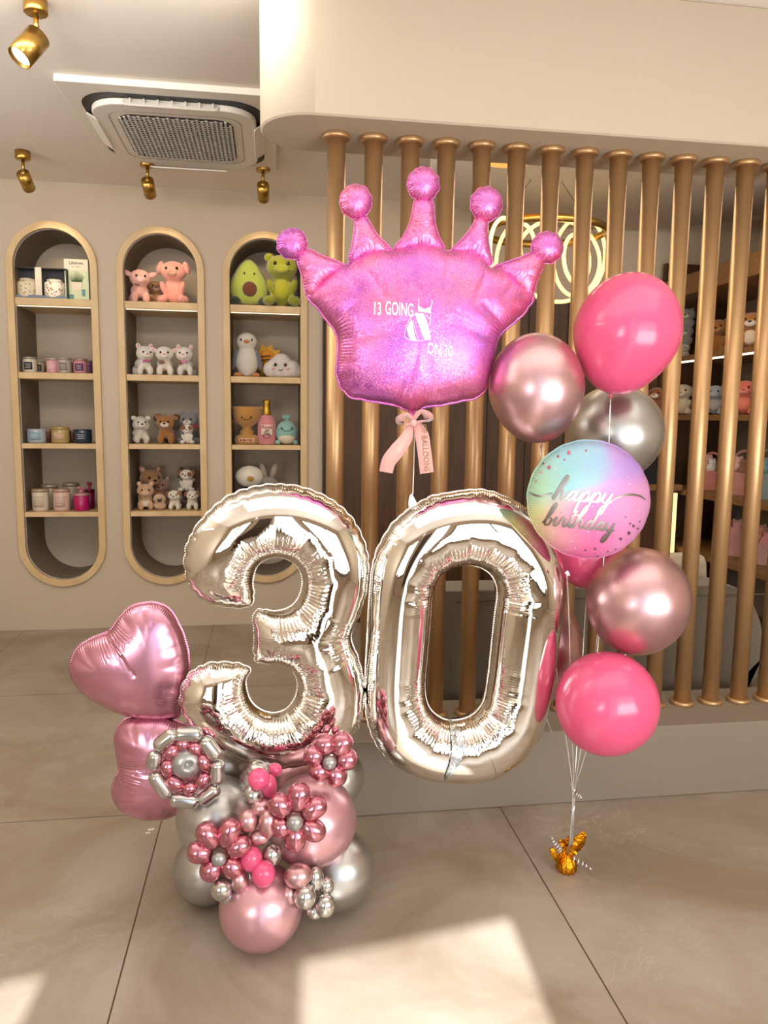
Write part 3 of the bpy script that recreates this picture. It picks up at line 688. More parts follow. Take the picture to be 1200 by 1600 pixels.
c0 = at(715, 1215, Y=YN); T0 = thing('number_balloon', 'big silver foil balloon shaped like a zero', 'balloon', c0)
ob0, bv0 = foil('foil_body', [zero_out, zero_in], YN, .92, HF, M_silverfoil, T0, c0, buckle=.2, seed=4, flange=.0025, scallop=.0045, lam=.038)
pull_tab(646, 792, YN, 14, M_silverfoil, T0, c0, -.2); pull_tab(823, 800, YN, 10, M_silverfoil, T0, c0, .5)
# crinkled filling valve flap on the zero's lower front
b = MB(); spn = [(703,1124),(711,1140),(716,1160),(713,1185),(703,1205),(695,1218)]; q_ = []
for x, y in spn: q_.append(at(x, y, Y=YN))
cs = catmull(q_, 6); wd = [mpp(c0)*w_ for w_ in np.interp(np.linspace(0, 1, len(cs)), [0, .3, .6, 1], [5, 22, 20, 3])]
project_pts = []
for i, v in enumerate(cs):
    for k in range(9):
        w_ = (k/8-.5)*wd[i]; project_pts.append(Vector((v.x+w_, 0, v.z)))
b.add(project_pts, [(i*9+k, i*9+k+1, i*9+10+k, i*9+9+k) for i in range(len(cs)-1) for k in range(8)])
project(b, bv0, YN, .003)
rnd = random.Random(3)
for i, v in enumerate(b.v): v.y -= .004*(i % 2)+rnd.uniform(0, .002)
P(c0, 'valve_flap', solid(b, Vector((0, .001, 0))), mat('flap_foil', '#d3dadd', .22, 1), T0)
c3 = at(430, 1195, Y=YN); T3 = thing('number_balloon', 'big silver foil balloon shaped like the figure three', 'balloon', c3)
ob3, bv3 = foil('foil_body', [three], YN, .92, HF, M_silverfoil, T3, c3, buckle=.2, seed=9, smooth_k=1, flange=.0025, scallop=.006, lam=.038)

# --- the crown
YK = 2.15
crown = [(479,459),(504,437),(530,414),(545,416),(550,405),(580,391),(600,389),(611,394),(625,388),(640,384),(662,381),(685,386),(699,394),(712,389),(735,391),(757,405),(764,421),(772,418),(783,417),(808,440),(832,464),(815,492),(790,514),(779,526),(772,550),(767,572),(762,588),(756,612),(740,621),(715,627),(690,632),(665,635),(648,642),(637,640),(615,632),(575,625),(545,617),(531,600),(527,575),(527,525),(507,495),(492,475)]
kc = at(645, 640, Y=YK); TK = thing('crown_balloon', 'large holographic pink foil crown balloon with five ball-tipped spikes', 'balloon', kc)
obk, bvk = foil('foil_body', [crown], YK, .62, .0065, M_holo, TK, kc, lam=.05, buckle=.16, expo=.5, allb=.3, seed=3, smooth_k=1, zmax=.14, scallop=.006, pleat_in=.05, depth_k=2.4)
spikes = [([(479,459),(472,430),(463,402),(468,393),(480,389),(500,398),(520,406),(536,414),(528,426),(508,440),(492,458)], (456.5,381,23,23)),
 ([(546,406),(550,385),(554,362),(556,342),(570,337),(580,352),(590,368),(600,378),(614,393),(600,398),(575,400),(556,408)], (556,315,24,26)),
 ([(616,389),(630,370),(640,350),(646,325),(650,312),(674,312),(677,330),(680,350),(686,370),(695,392),(678,392),(655,389),(630,392)], (661.5,288,24,26)),
 ([(706,391),(720,376),(732,362),(741,348),(746,338),(760,343),(761,362),(764,385),(768,414),(752,408),(738,400),(718,396)], (760,319,24,26)),
 ([(781,415),(800,407),(816,401),(832,394),(842,398),(850,411),(842,432),(836,448),(830,468),(814,458),(800,443),(784,428)], (855,387,24,24))]
for i, (sp_, (bx_, by_, rx, ry)) in enumerate(spikes):
    s_, _ = foil('spike', [sp_], YK-.012, .8, .0048, M_holo, TK, kc, lam=.03, buckle=.3, allb=.5, seed=20+i, smooth_k=1, scallop=.002, flange=.003)
    circ = []
    for k in range(40):
        a = 2*PI*k/40; rr = 1+.035*abs(math.cos(4.5*a+i)); circ.append((bx_+rx*rr*math.cos(a), by_+ry*rr*math.sin(a)))
    foil('ball_tip', [circ], YK-.014, .95, .0048, M_holo, TK, kc, lam=.026, buckle=.45, allb=1, seed=40+i, smooth_k=0, scallop=.003, flange=.002)
# lettering and dress printed on the crown
M_print = mat('white_vinyl', '#f1efe8', .5)
def ctext(s, px, py, hpx, wpx, rot=0):
    q = at(px, py, Y=YK-.13); k = mpp(q); mb = text_mesh(s, hpx*k*1.7, q.x, q.z, rot, thick=.0006)
    xs2 = [v.x for v in mb.v]; w = max(xs2)-min(xs2); f_ = wpx*k/w; mx_ = (max(xs2)+min(xs2))/2
    for v in mb.v: v.x = q.x+(v.x-mx_)*f_
    return mb
def onfoil(mb, bv, Y0, name, m, parent, O, off=.0022): return P(O, name, solid(project(mb, bv, Y0, off, Y0-(.13 if Y0 == YK and bv is bvk else .11)), Vector((0, .0008, 0))), m, parent)
onfoil(ctext('13', 590, 483, 16, 11, -.03), bvk, YK, 'lettering', M_print, TK, kc)['label'] = 'white number 13'
onfoil(ctext('GOING', 624, 484, 17, 44, -.03), bvk, YK, 'lettering', M_print, TK, kc)['label'] = 'white word GOING'
onfoil(ctext('ON 30', 687, 547, 14, 40, -.06), bvk, YK, 'lettering', M_print, TK, kc)['label'] = 'white words ON 30'
def D(x, y): q = at(560+x/6.667, 440+y/6.667, Y=YK-.13); return (q.x, q.z)
b = MB()
for poly in ([(622,250),(670,282),(700,285),(760,255),(752,330),(690,318),(625,310)],
             [(600,322),(680,335),(715,420),(740,520),(755,598),(690,600),(665,555),(635,470),(610,400),(592,345)],
             [(552,390),(566,430),(575,500),(590,560),(602,610),(545,608),(520,560),(502,495),(525,440)]):
    pv = [D(*p) for p in poly]; n = len(pv); cx = sum(p[0] for p in pv)/n; cz = sum(p[1] for p in pv)/n
    b.add([(x, 0, z) for x, z in pv]+[(cx, 0, cz)]+[((x+cx)/2, 0, (z+cz)/2) for x, z in pv], [f for i in range(n) for f in ((i, (i+1) % n, n+1+(i+1) % n, n+1+i), (n+1+i, n+1+(i+1) % n, n))], 0, False)
for ln, w in (([(622,252),(632,215),(630,180)], 7), ([(758,258),(766,220),(764,188)], 7), ([(600,330),(545,380),(500,460),(478,575)], 5), ([(478,575),(540,608),(640,612),(755,600)], 6), ([(568,400),(590,500),(625,600)], 5), ([(700,345),(740,385),(752,400)], 5), ([(752,330),(745,400),(735,470)], 5)):
    cp = catmull([Vector((x, y, 0)) for x, y in ln], 5); vs = []
    for i, v in enumerate(cp):
        t = (cp[min(i+1, len(cp)-1)]-cp[max(i-1, 0)]).normalized(); nn = Vector((-t.y, t.x, 0))*w/2
        for s_ in (1, -1): x, z = D(*(v+nn*s_).xy); vs.append((x, 0, z))
    b.add(vs, [(2*i, 2*i+1, 2*i+3, 2*i+2) for i in range(len(cp)-1)], 0, False)
onfoil(b, bvk, YK, 'printed_dress', M_print, TK, kc)['label'] = 'white striped dress motif'
# crown's string down to the zero, with satin bow
b = MB(); s0 = at(648, 645, Y=YK); s1 = at(645, 772, Y=YK)
b.tube([s0, s0.lerp(s1, .5)+Vector((.001, -.002, 0)), s1], .0018, 6); P(kc, 'string', b, M_stringw, TK)
b = MB(); b.tube(catmull([at(641, 640, Y=YK), at(644, 652, Y=YK-.01), at(643, 668, Y=YK-.005), at(645, 676, Y=YK)], 5), [.006]*5+[.004]*5+[.005]*6, 8); P(kc, 'neck', b, M_holo, TK)
M_satin = mat('pink_satin', '#e2a8a0', .35, sheen=.6)
bo = at(645, 660, Y=YK-.03); TB = thing('satin_bow', 'pale pink satin bow with printed tail hanging under the crown balloon', 'bow', bo); k = mpp(bo)
def rib(pxs, wpx, nm, nr=(0, -1, 0), ys=None):
    b = MB(); pp = [at(x, y, Y=YK-.03-(ys[i] if ys else 0)) for i, (x, y) in enumerate(pxs)]; cp = catmull(pp, 8)
    ww = list(np.interp(np.linspace(0, 1, len(cp)), np.linspace(0, 1, len(wpx)), [w*k for w in wpx])); b.strip(cp, ww, nr, .0005); return P(bo, nm, b, M_satin, TB)
rib([(641,660),(636,682),(622,702),(608,720),(603,738)], [7,19,24,23,21], 'left_tail', ys=[0,.012,.016,.01,0])['label'] = 'plain curled tail'
rib([(651,662),(659,680),(663,705),(666,730),(667,739)], [12,22,22,22,22], 'right_tail', ys=[.004,.012,.014,.012,.01])['label'] = 'tail with gold lettering'
for sx, (lx, ly) in ((-1, (626, 655)), (1, (668, 650))):
    b = MB(); cpt = [at(645, 658, Y=YK-.034), at((645+lx)/2, ly-7, Y=YK-.06), at(lx, ly-2, Y=YK-.045), at(lx+1, ly+6, Y=YK-.025), at((645+lx)/2, ly+9, Y=YK-.045), at(646, 661, Y=YK-.036)]
    cp = catmull(cpt, 8); b.strip(cp, list(np.interp(np.linspace(0, 1, len(cp)), [0, .4, .6, 1], [6*k, 15*k, 15*k, 6*k])), (0, -.5, -1), .0005); P(bo, 'loop', b, M_satin, TB)
b = MB(); b.ell(at(646, 660, Y=YK-.042), (6*k, 5*k, 6*k)); P(bo, 'knot', b, M_satin, TB)
q = at(664.5, 700, Y=YK-.05); tm = text_mesh('OP BALLOONS', 11.5*k*1.1, q.x, q.z, -PI/2-.0+.09, y=q.y, sx=.98); solid(tm, Vector((0, .001, 0)))
w_ = max(v.z for v in tm.v)-min(v.z for v in tm.v); zc = (max(v.z for v in tm.v)+min(v.z for v in tm.v))/2
for v in tm.v: v.z = q.z+(v.z-zc)*(74*k/w_)
P(bo, 'lettering', tm, mat('gold_print', '#7f5c2c', .4, .4), TB)['label'] = 'gold letters OP BALLOONS'

# --- foil hearts
h1 = [(172,986),(188,963),(203,950),(223,943),(245,942.5),(264,952),(279,975),(290,1003),(295,1034),(292,1066),(284,1096),(280,1117),(266,1122),(231,1122),(200,1117),(167,1104),(134,1084),(115,1060),(111,1039),(116,1020),(129,1006),(148,996),(163,990)]
h2 = [(214,1120),(196,1124),(184,1138),(181,1157),(184,1180),(187,1198),(187,1206),(180,1217),(177,1238),(183,1257),(200,1271),(228,1279.5),(257,1277.5),(285,1266),(312,1243),(330,1218),(334,1190),(322,1160),(295,1136),(255,1120)]
for nm, hp, Yh, lb in (('h1', h1, 2.2, 'satin pink foil heart balloon, upper of the two at left'), ('h2', h2, 2.2, 'satin pink foil heart balloon, lower one half hidden behind the round balloon wreath')):
    O = at(hp[14][0], hp[14][1], Y=Yh); o_, _ = foil('heart_balloon', [hp], Yh, .72, .006, M_heart, None, O, lam=.062, buckle=.2, depth_k=3.2, allb=.4, seed=hash(nm) % 7 if False else (5 if nm == 'h1' else 6), zmax=.11, scallop=.002)
    tag(o_, lb, 'balloon')

# --- round happy birthday foil balloon
YR = 2.03
def bday_mat():
    m = foil_mat('printed_pastel_foil', '#d79bc8', .45, .15, pleat_d=.0008, crinkle=.0002); nt, N, L = nodes(m); b = N['Principled BSDF']
    tc = N.new('ShaderNodeTexCoord'); sp = N.new('ShaderNodeSeparateXYZ'); L.new(tc.outputs['Object'], sp.inputs[0])
    def ramp(sock, els, a0, a1):
        mr = N.new('ShaderNodeMapRange'); mr.inputs[1].default_value = a0; mr.inputs[2].default_value = a1; L.new(sock, mr.inputs[0])
        n = N.new('ShaderNodeTexNoise'); n.inputs['Scale'].default_value = 9; n.inputs['Detail'].default_value = 3; L.new(tc.outputs['Object'], n.inputs['Vector'])
        ad = N.new('ShaderNodeMath'); ad.operation = 'MULTIPLY_ADD'; L.new(n.outputs['Fac'], ad.inputs[0]); ad.inputs[1].default_value = .35; L.new(mr.outputs[0], ad.inputs[2])
        sb = N.new('ShaderNodeMath'); sb.operation = 'SUBTRACT'; L.new(ad.outputs[0], sb.inputs[0]); sb.inputs[1].default_value = .175
        cr = N.new('ShaderNodeValToRGB'); L.new(sb.outputs[0], cr.inputs[0]); e = cr.color_ramp.elements
        e[0].position = els[0][0]; e[0].color = lin(els[0][1]); e[1].position = els[-1][0]; e[1].color = lin(els[-1][1])
        for p_, c_ in els[1:-1]: e.new(p_).color = lin(c_)
        return cr.outputs[0]
    top = ramp(sp.outputs[0], [(0, '#9cbf9f'), (.25, '#8bb8bd'), (.48, '#94b0ca'), (.66, '#b08fc8'), (1, '#a47ac2')], -.17, .17)
    bot = ramp(sp.outputs[0], [(0, '#c6c284'), (.2, '#d9939f'), (.45, '#d96aa0'), (.75, '#d385b2'), (1, '#c688b0')], -.17, .17)
    dg = N.new('ShaderNodeMath'); dg.operation = 'MULTIPLY_ADD'; L.new(sp.outputs[0], dg.inputs[0]); dg.inputs[1].default_value = -.25; L.new(sp.outputs[2], dg.inputs[2])
    mr = N.new('ShaderNodeMapRange'); mr.inputs[1].default_value = .0; mr.inputs[2].default_value = .055; L.new(dg.outputs[0], mr.inputs[0])
    x = N.new('ShaderNodeMix'); x.data_type = 'RGBA'; L.new(mr.outputs[0], x.inputs[0]); L.new(bot, x.inputs[6]); L.new(top, x.inputs[7])
    L.new(x.outputs[2], b.inputs['Base Color']); return m
cr_ = at(919, 780, Y=YR); circ = [(919.5+94.5*math.cos(a), 780+91*math.sin(a)) for a in np.linspace(0, 2*PI, 48, endpoint=False)]
TR = thing('round_balloon', 'round pastel foil balloon printed with silver happy birthday script', 'balloon', cr_)
obr, bvr = foil('foil_body', [circ], YR, .62, .0055, bday_mat(), TR, cr_, lam=.055, buckle=.14, allb=.7, seed=8, smooth_k=0, zmax=.12, scallop=.002, flange=.004)
M_sprint = mat('silver_print', '#8e8680', .33, 1)
GL = {'h': ([(0,.2),(.45,1.2),(.72,2.1),(.58,2.5),(.38,2.0),(.22,.9),(.15,0),(.3,.6),(.6,1.0),(.82,.8),(.82,.3),(.98,0),(1.25,.2)], 1.25),
 'a': ([(0,.2),(.35,.75),(.75,.95),(.4,.95),(.12,.5),(.3,.03),(.62,.3),(.82,.92),(.76,.3),(.9,0),(1.15,.2)], 1.15),
 'p': ([(0,.2),(.25,.95),(.2,.2),(.1,-1.15),(.16,-.6),(.28,.5),(.6,1.0),(.85,.65),(.7,.12),(.38,.08),(.7,0),(1.05,.2)], 1.05),
 'y': ([(0,.2),(.2,.95),(.2,.25),(.45,.0),(.72,.4),(.82,.95),(.76,-.2),(.55,-1.15),(.25,-1.1),(.4,-.45),(1.1,.2)], 1.1),
 'b': ([(0,.2),(.4,1.2),(.62,2.1),(.48,2.45),(.28,1.8),(.18,.5),(.35,.02),(.68,.12),(.76,.6),(.55,.85),(.85,.62),(1.05,.6)], 1.05),
 'i': ([(0,.5),(.2,.95),(.18,.2),(.35,0),(.6,.2)], .6),
 'r': ([(0,.2),(.25,1.05),(.38,.85),(.62,.85),(.55,.3),(.7,0),(.95,.2)], .95),
 't': ([(0,.2),(.3,1.2),(.42,1.9),(.28,.6),(.38,.03),(.65,.2)], .65),
 'd': ([(0,.2),(.35,.75),(.75,.95),(.4,.95),(.12,.5),(.3,.03),(.65,.3),(.98,2.4),(.8,.5),(.9,0),(1.15,.2)], 1.15)}
def script(word, px, py, ux, uy, tilt, wid):
    b = MB(); x0 = 0; strokes = []; cur = []
    for ch in word:
        g, w = GL[ch]
        if ch == 'd' and False: pass
        cur += [(x0+a, c) for a, c in (g if not cur else g[1:])]; 
        if ch == 'i': strokes.append([(x0+.3, 1.5), (x0+.36, 1.55)])
        if ch == 't': strokes.append([(x0+.0, 1.25), (x0+.4, 1.35), (x0+.85, 1.5)])
        x0 += w
    strokes.append(cur); c_, s_ = math.cos(tilt), math.sin(tilt)
    for st in strokes:
        cp = catmull([Vector((a, c, 0)) for a, c in st], 7); vs = []
        for i, v in enumerate(cp):
            t = (cp[min(i+1, len(cp)-1)]-cp[max(i-1, 0)]); t = t.normalized() if t.length > 0 else Vector((1, 0, 0))
            w2 = wid*(.55+.75*abs(t.y)); nn = Vector((-t.y, t.x, 0))
            for sg_ in (1, -1):
                a, c = v.x*ux+v.y*uy*.34, v.y*uy; a += nn.x*w2*sg_/2; c += nn.y*w2*sg_/2
                X, Y_ = px+a*c_+c*s_, py+a*s_-c*c_; q = at(X, Y_, Y=YR-.11); vs.append((q.x, 0, q.z))
        b.add(vs, [(2*i, 2*i+1, 2*i+3, 2*i+2) for i in range(len(cp)-1)], 0, False)
    return b
onfoil(script('happy', 862, 780, 16.6, 15.5, .07, 3.0), bvr, YR, 'lettering', M_sprint, TR, cr_)['label'] = 'silver script word happy'
onfoil(script('birthday', 847, 820, 14.2, 14.5, .10, 2.8), bvr, YR, 'lettering', M_sprint, TR, cr_)['label'] = 'silver script word birthday'
def stroke(pts, w):
    b = MB(); cp = catmull([Vector((x, y, 0)) for x, y in pts], 8); vs = []
    for i, v in enumerate(cp):
        t = (cp[min(i+1, len(cp)-1)]-cp[max(i-1, 0)]).normalized(); f_ = w*(.3+math.sin(PI*i/(len(cp)-1)))
        for s_ in (1, -1): q = at(v.x-t.y*f_*s_/2, v.y+t.x*f_*s_/2, Y=YR-.11); vs.append((q.x, 0, q.z))
    return b.add(vs, [(2*i, 2*i+1, 2*i+3, 2*i+2) for i in range(len(cp)-1)], 0, False)
onfoil(stroke([(827,769),(836,774),(848,775),(863,770)], 2.6), bvr, YR, 'swash', M_sprint, TR, cr_)
onfoil(stroke([(951,785),(966,777),(985,773),(1000,775),(1009,781)], 2.8), bvr, YR, 'swash', M_sprint, TR, cr_)
def star(b, px, py, r, a0=0):
    q = at(px, py, Y=YR-.11); k = mpp(q)*r; vs = [(q.x, 0, q.z)]
    for i in range(10):
        a = PI/2+PI*i/5+a0; rr = k if i % 2 == 0 else k*.42; vs.append((q.x+rr*math.cos(a), 0, q.z+rr*math.sin(a)))
    b.add(vs, [(0, 1+i, 1+(i+1) % 10) for i in range(10)], 0, False)
b = MB()
for x, y, r in ((940,846,4),(970,842,3.4),(983,833,4),(962,858,2.5),(990,822,3),(997,826,2.5),(930,858,2.5),(950,862,2),(915,860,2),(1000,815,2),(985,818,2.5),(978,808,2),(934,870,2)): star(b, x, y, r, x*.3)
onfoil(b, bvr, YR, 'stars', M_sprint, TR, cr_)['label'] = 'small silver stars'
b = MB()
for x, y, r in ((889,707,4.5),(858,730,4.5),(872,713,3),(849,724,2.5),(882,718,2),(845,738,2),(916,704,2.5),(838,752,1.8)): star(b, x, y, r, x*.3)
onfoil(b, bvr, YR, 'stars', mat('rose_print', '#a8606e', .2, .9), TR, cr_)['label'] = 'small rose stars'
b = MB(); rn = random.Random(5)
for i in range(46):
    a = rn.uniform(0, 2*PI); rr = rn.uniform(0, .9)**.6; star(b, 919+90*rr*math.cos(a), 780+86*rr*math.sin(a), rn.choice([.7, .9, 1.3]))
onfoil(b, bvr, YR, 'sparkle_dots', M_print, TR, cr_, off=.0018)
pull_tab(884, 893, YR, 6, M_heart, TR, cr_, 2.4)
# ------------------------------------------------------------------ latex balloons
def chrome(name, col, rough=.24, metal=.92, mottled=.05):
    m = mat(name, col, rough, metal, noise=mottled, nscale=30); return m
M_rose = chrome('rose_chrome_latex', '#d2a8aa', .34); M_rose2 = chrome('deep_rose_chrome_latex', '#ca8491', .2)
M_silv = chrome('silver_chrome_latex', '#bdbab5', .34); M_silvs = chrome('bright_silver_chrome_latex', '#c4c1bb', .2)
M_pink = mat('hot_pink_latex', '#e05680', .25, coat=.3); M_pearl = mat('pearl_pink_latex', '#dcaab2', .32, .75, coat=.3)
M_matte = mat('matte_silver_latex', '#a7a6a2', .35, .7)
NV = Vector((0, 0, -1))
def latex_mb(c, rx, rz, taper=.12, axis=None, n=48):
    q = (Vector(axis) if axis is not None else Vector((0, 0, -1))).normalized().to_track_quat('Z', 'Y').to_matrix(); b = MB(); pr = []
    for i in range(29):
        t = PI*i/28; z = -math.cos(t); k = 1-taper*max(0, z)**1.5*math.sin(t); pr.append((rx*math.sin(t)*k if 0 < i < 28 else 0, z*rz*(1+taper*.35*(z > 0)*z*z)))
    b.lathe(pr, c, q, n=n); end = Vector(c)+q@Vector((0, 0, rz*(1+taper*.35))); return b, end, q
def knot_mb(end, q, s):
    b = MB(); b.lathe([(.0, -.35*s), (.25*s, -.3*s), (.35*s, 0), (.22*s, .35*s), (.3*s, .55*s), (.62*s, .95*s), (.60*s, 1.0*s), (0, .9*s)], end, q, n=14); return b
def latex(px, py, rx, ry, Y, m, label, axis=None, taper=.1, floor=False, group=None, knot=True, string=None, name='latex_balloon', sk=.011, cat='balloon'):
    c = at(px, py, Y=Y)
    if floor:
        for _ in range(20):
            r = rx*mpp(c); c = at(px, py, Z=r)
    s = mpp(c); b, end, q = latex_mb(c, rx*s, ry*s, taper, axis)
    base = Vector((c.x, c.y, c.z-ry*s)); t = thing(name, label, cat, base, group)
    P(base, 'skin', b, m, t)
    if knot: P(base, 'knot', knot_mb(end, q, sk), m, t)
    if string:
        b = MB(); b.strip(catmull([end]+[Vector(p) for p in string(end)], 10), .0042, (0, -1, .1), .0003); P(base, 'ribbon', b, M_string, t)
    return t, c, end
# the bouquet on the right; every ribbon runs to one knot above the gold weight
KN = at(897, 1236, Y=2.12); WT = at(892, 1335, Y=2.118)
def to_knot(bend=0, dx=0):
    def f(e):
        m = e.lerp(KN, .5)+Vector((bend, 0, 0)); m2 = e.lerp(KN, .8)+Vector((bend*.5, 0, 0))
        return [m, m2, KN+Vector((dx, 0, 0)), KN.lerp(WT, .5)+Vector((dx, .001*dx, 0)), WT+Vector((dx, 0, .03))]
    return f
latex(979, 520, 82, 92, 2.10, M_pink, 'hot pink latex balloon at the top of the right bouquet', taper=.16, axis=(-.22, 0, -1), string=to_knot(.03, .002))
latex(838, 606, 74, 84, 2.13, M_rose, 'rose chrome balloon highest left in the bouquet, just right of the pink crown', taper=.08, axis=(.12, 0, -1), string=to_knot(-.02, -.003))
latex(961, 676, 74, 74, 2.30, M_silv, 'silver chrome balloon behind the round printed foil and under the top pink balloon', taper=.06, string=to_knot(.02, .004))
latex(920, 868, 58, 50, 2.28, M_pink, 'hot pink balloon mostly hidden behind the round printed foil balloon', taper=.1, string=to_knot(.0, 0))
latex(997, 939, 79.5, 84, 2.10, M_rose, 'rose chrome balloon above the lowest pink balloon of the bouquet', taper=.04, axis=(-.15, .1, -1), string=to_knot(-.01, .003))
latex(847, 1012, 62, 84, 2.36, M_rose, 'rose chrome balloon mostly hidden behind the right side of the silver zero', taper=.05, string=to_knot(.0, -.004))
latex(948, 1099, 79, 81, 2.03, M_pink, 'hot pink latex balloon, lowest in the right bouquet above the weight', taper=.05, axis=(-.35, .3, -1), string=lambda e: [e.lerp(KN, .5), KN+Vector((.004, 0, 0)), KN.lerp(WT, .5), WT+Vector((.004, 0, .03))])
b = MB(); e = at(886, 898, Y=YR); b.strip(catmull([e, at(889, 960, Y=2.08), at(893, 1100, Y=2.1), KN, KN.lerp(WT, .5), WT+Vector((0, 0, .03))], 10), .0042, (0, -1, .1), .0003); P(cr_, 'ribbon', b, M_string, TR)
# gold foil weight with curls of silver ribbon
wb_ = Vector((at(889, 1366, Z=0).x, at(889, 1366, Z=0).y+.02, 0)); TW = thing('balloon_weight', 'gold foil wrapped balloon weight with silver ribbon curls on the floor', 'weight', wb_)
M_goldfoil = mat('gold_foil', '#e79a1f', .2, 1, bump=.004, bscale=120)
b = MB(); b.lathe([(0, 0), (.026, 0), (.031, .008), (.030, .025), (.024, .040), (.012, .050), (.008, .056), (0, .056)], wb_, n=40, fn=lambda i, a: 1+.09*math.sin(11*a+i)+.05*math.sin(23*a)); P(wb_, 'wrapped_base', b, M_goldfoil, TW)
def petal(tip, wid, bow):
    b = MB(); p0 = wb_+Vector((0, 0, .050)); p1 = wb_+Vector(tip); m = p0.lerp(p1, .5)+Vector(bow); cp = catmull([p0, m, p1], 8); n = len(cp)
    b.strip(cp, [wid*(.25+1.0*math.sin(PI*min(1, .12+.85*i/(n-1)))) for i in range(n)], (0, -1, .15), .0006)
    rr = random.Random(int(wid*9999))
    for v in b.v: v.y += rr.uniform(-.004, .004)
    return P(wb_, 'foil_leaf', b, M_goldfoil, TW)
petal((.048, -.01, .132), .034, (.006, 0, 0)); petal((-.060, -.012, .088), .030, (-.002, -.008, -.012)); petal((-.022, .01, .10), .026, (0, .01, 0)); petal((.02, .015, .105), .028, (0, .012, 0))
def curl(p0, p1, r, turns, wid, name='ribbon_curl', par=TW, O=wb_):
    p0 = Vector(p0); p1 = Vector(p1); ax = (p1-p0).normalized(); a = ax.orthogonal().normalized(); c = ax.cross(a); pts = []; nr = []
    N_ = int(turns*14)
    for i in range(N_+1):
        t = i/N_; an = 2*PI*turns*t; d = a*math.cos(an)+c*math.sin(an); pts.append(p0.lerp(p1, t)+d*r*(.5+.5*math.sin(PI*min(1, t+.2)))); nr.append(d)
    b = MB(); b.strip(pts, wid, nr, .0003); return P(O, name, b, M_string, par)
curl(wb_+Vector((.012, -.012, .050)), wb_+Vector((.075, -.028, .012)), .010, 5, .006)
curl(wb_+Vector((-.03, -.01, .075)), wb_+Vector((-.062, -.015, .125)), .014, 6, .005)
curl(KN+Vector((.002, -.004, -.004)), KN+Vector((.024, -.006, -.022)), .010, 4, .004)
b = MB(); b.ell(KN, (.005, .005, .009)); P(wb_, 'ribbon_knot', b, M_string, TW)
for dx in (-.0018, .0012): 
    b = MB(); b.strip([KN+Vector((dx, -.002, 0)), KN.lerp(WT, .5)+Vector((dx*1.5, -.003, 0)), wb_+Vector((dx, -.004, .053))], .005, (0, -1, .1), .0003); P(wb_, 'ribbon', b, M_string, TW)

# the balloon base under the number 3
latex(487, 1282, 70, 72, 2.02, M_pearl, 'large pearl pink balloon on the right of the base, behind a rose balloon flower', taper=.03, axis=(.1, 1, -.3), knot=False)
latex(338, 1275, 62, 64, 2.05, M_silv, 'large silver chrome balloon on the left of the base, below the round wreath', taper=.03, axis=(.1, 1, -.3), knot=False)
latex(408, 1416, 65, 65, 1.97, M_pearl, 'pearl pink balloon resting on the floor at the very front of the base', taper=.03, floor=True, axis=(0, 1, .2), knot=False)
latex(525, 1357, 61, 62, 2.1, M_silv, 'silver chrome balloon on the floor at the right of the base', taper=.03, floor=True, axis=(0, 1, .2), knot=False)
latex(327, 1354, 55, 56, 2.1, M_silv, 'silver chrome balloon low at the left rear of the base', taper=.03, floor=True, axis=(0, 1, .2), knot=False)
latex(468, 1228, 56, 58, 2.30, M_pearl, 'pearl pink balloon behind the foot of the silver number 3', taper=.03, axis=(0, 1, 0), knot=False)
latex(524, 1213, 45, 47, 2.22, M_silv, 'silver chrome balloon behind the rose flower at the base\'s upper right', taper=.03, axis=(0, 1, 0), knot=False)
latex(352, 1196, 44, 46, 2.28, M_silv, 'silver chrome balloon tucked under the lower left curve of the number 3', taper=.03, axis=(0, 1, 0), knot=False)
latex(402, 1226, 30, 30, 2.12, M_silv, 'silver chrome balloon deep between the base balloons under the number 3', taper=.03, axis=(0, 1, 0), knot=False)
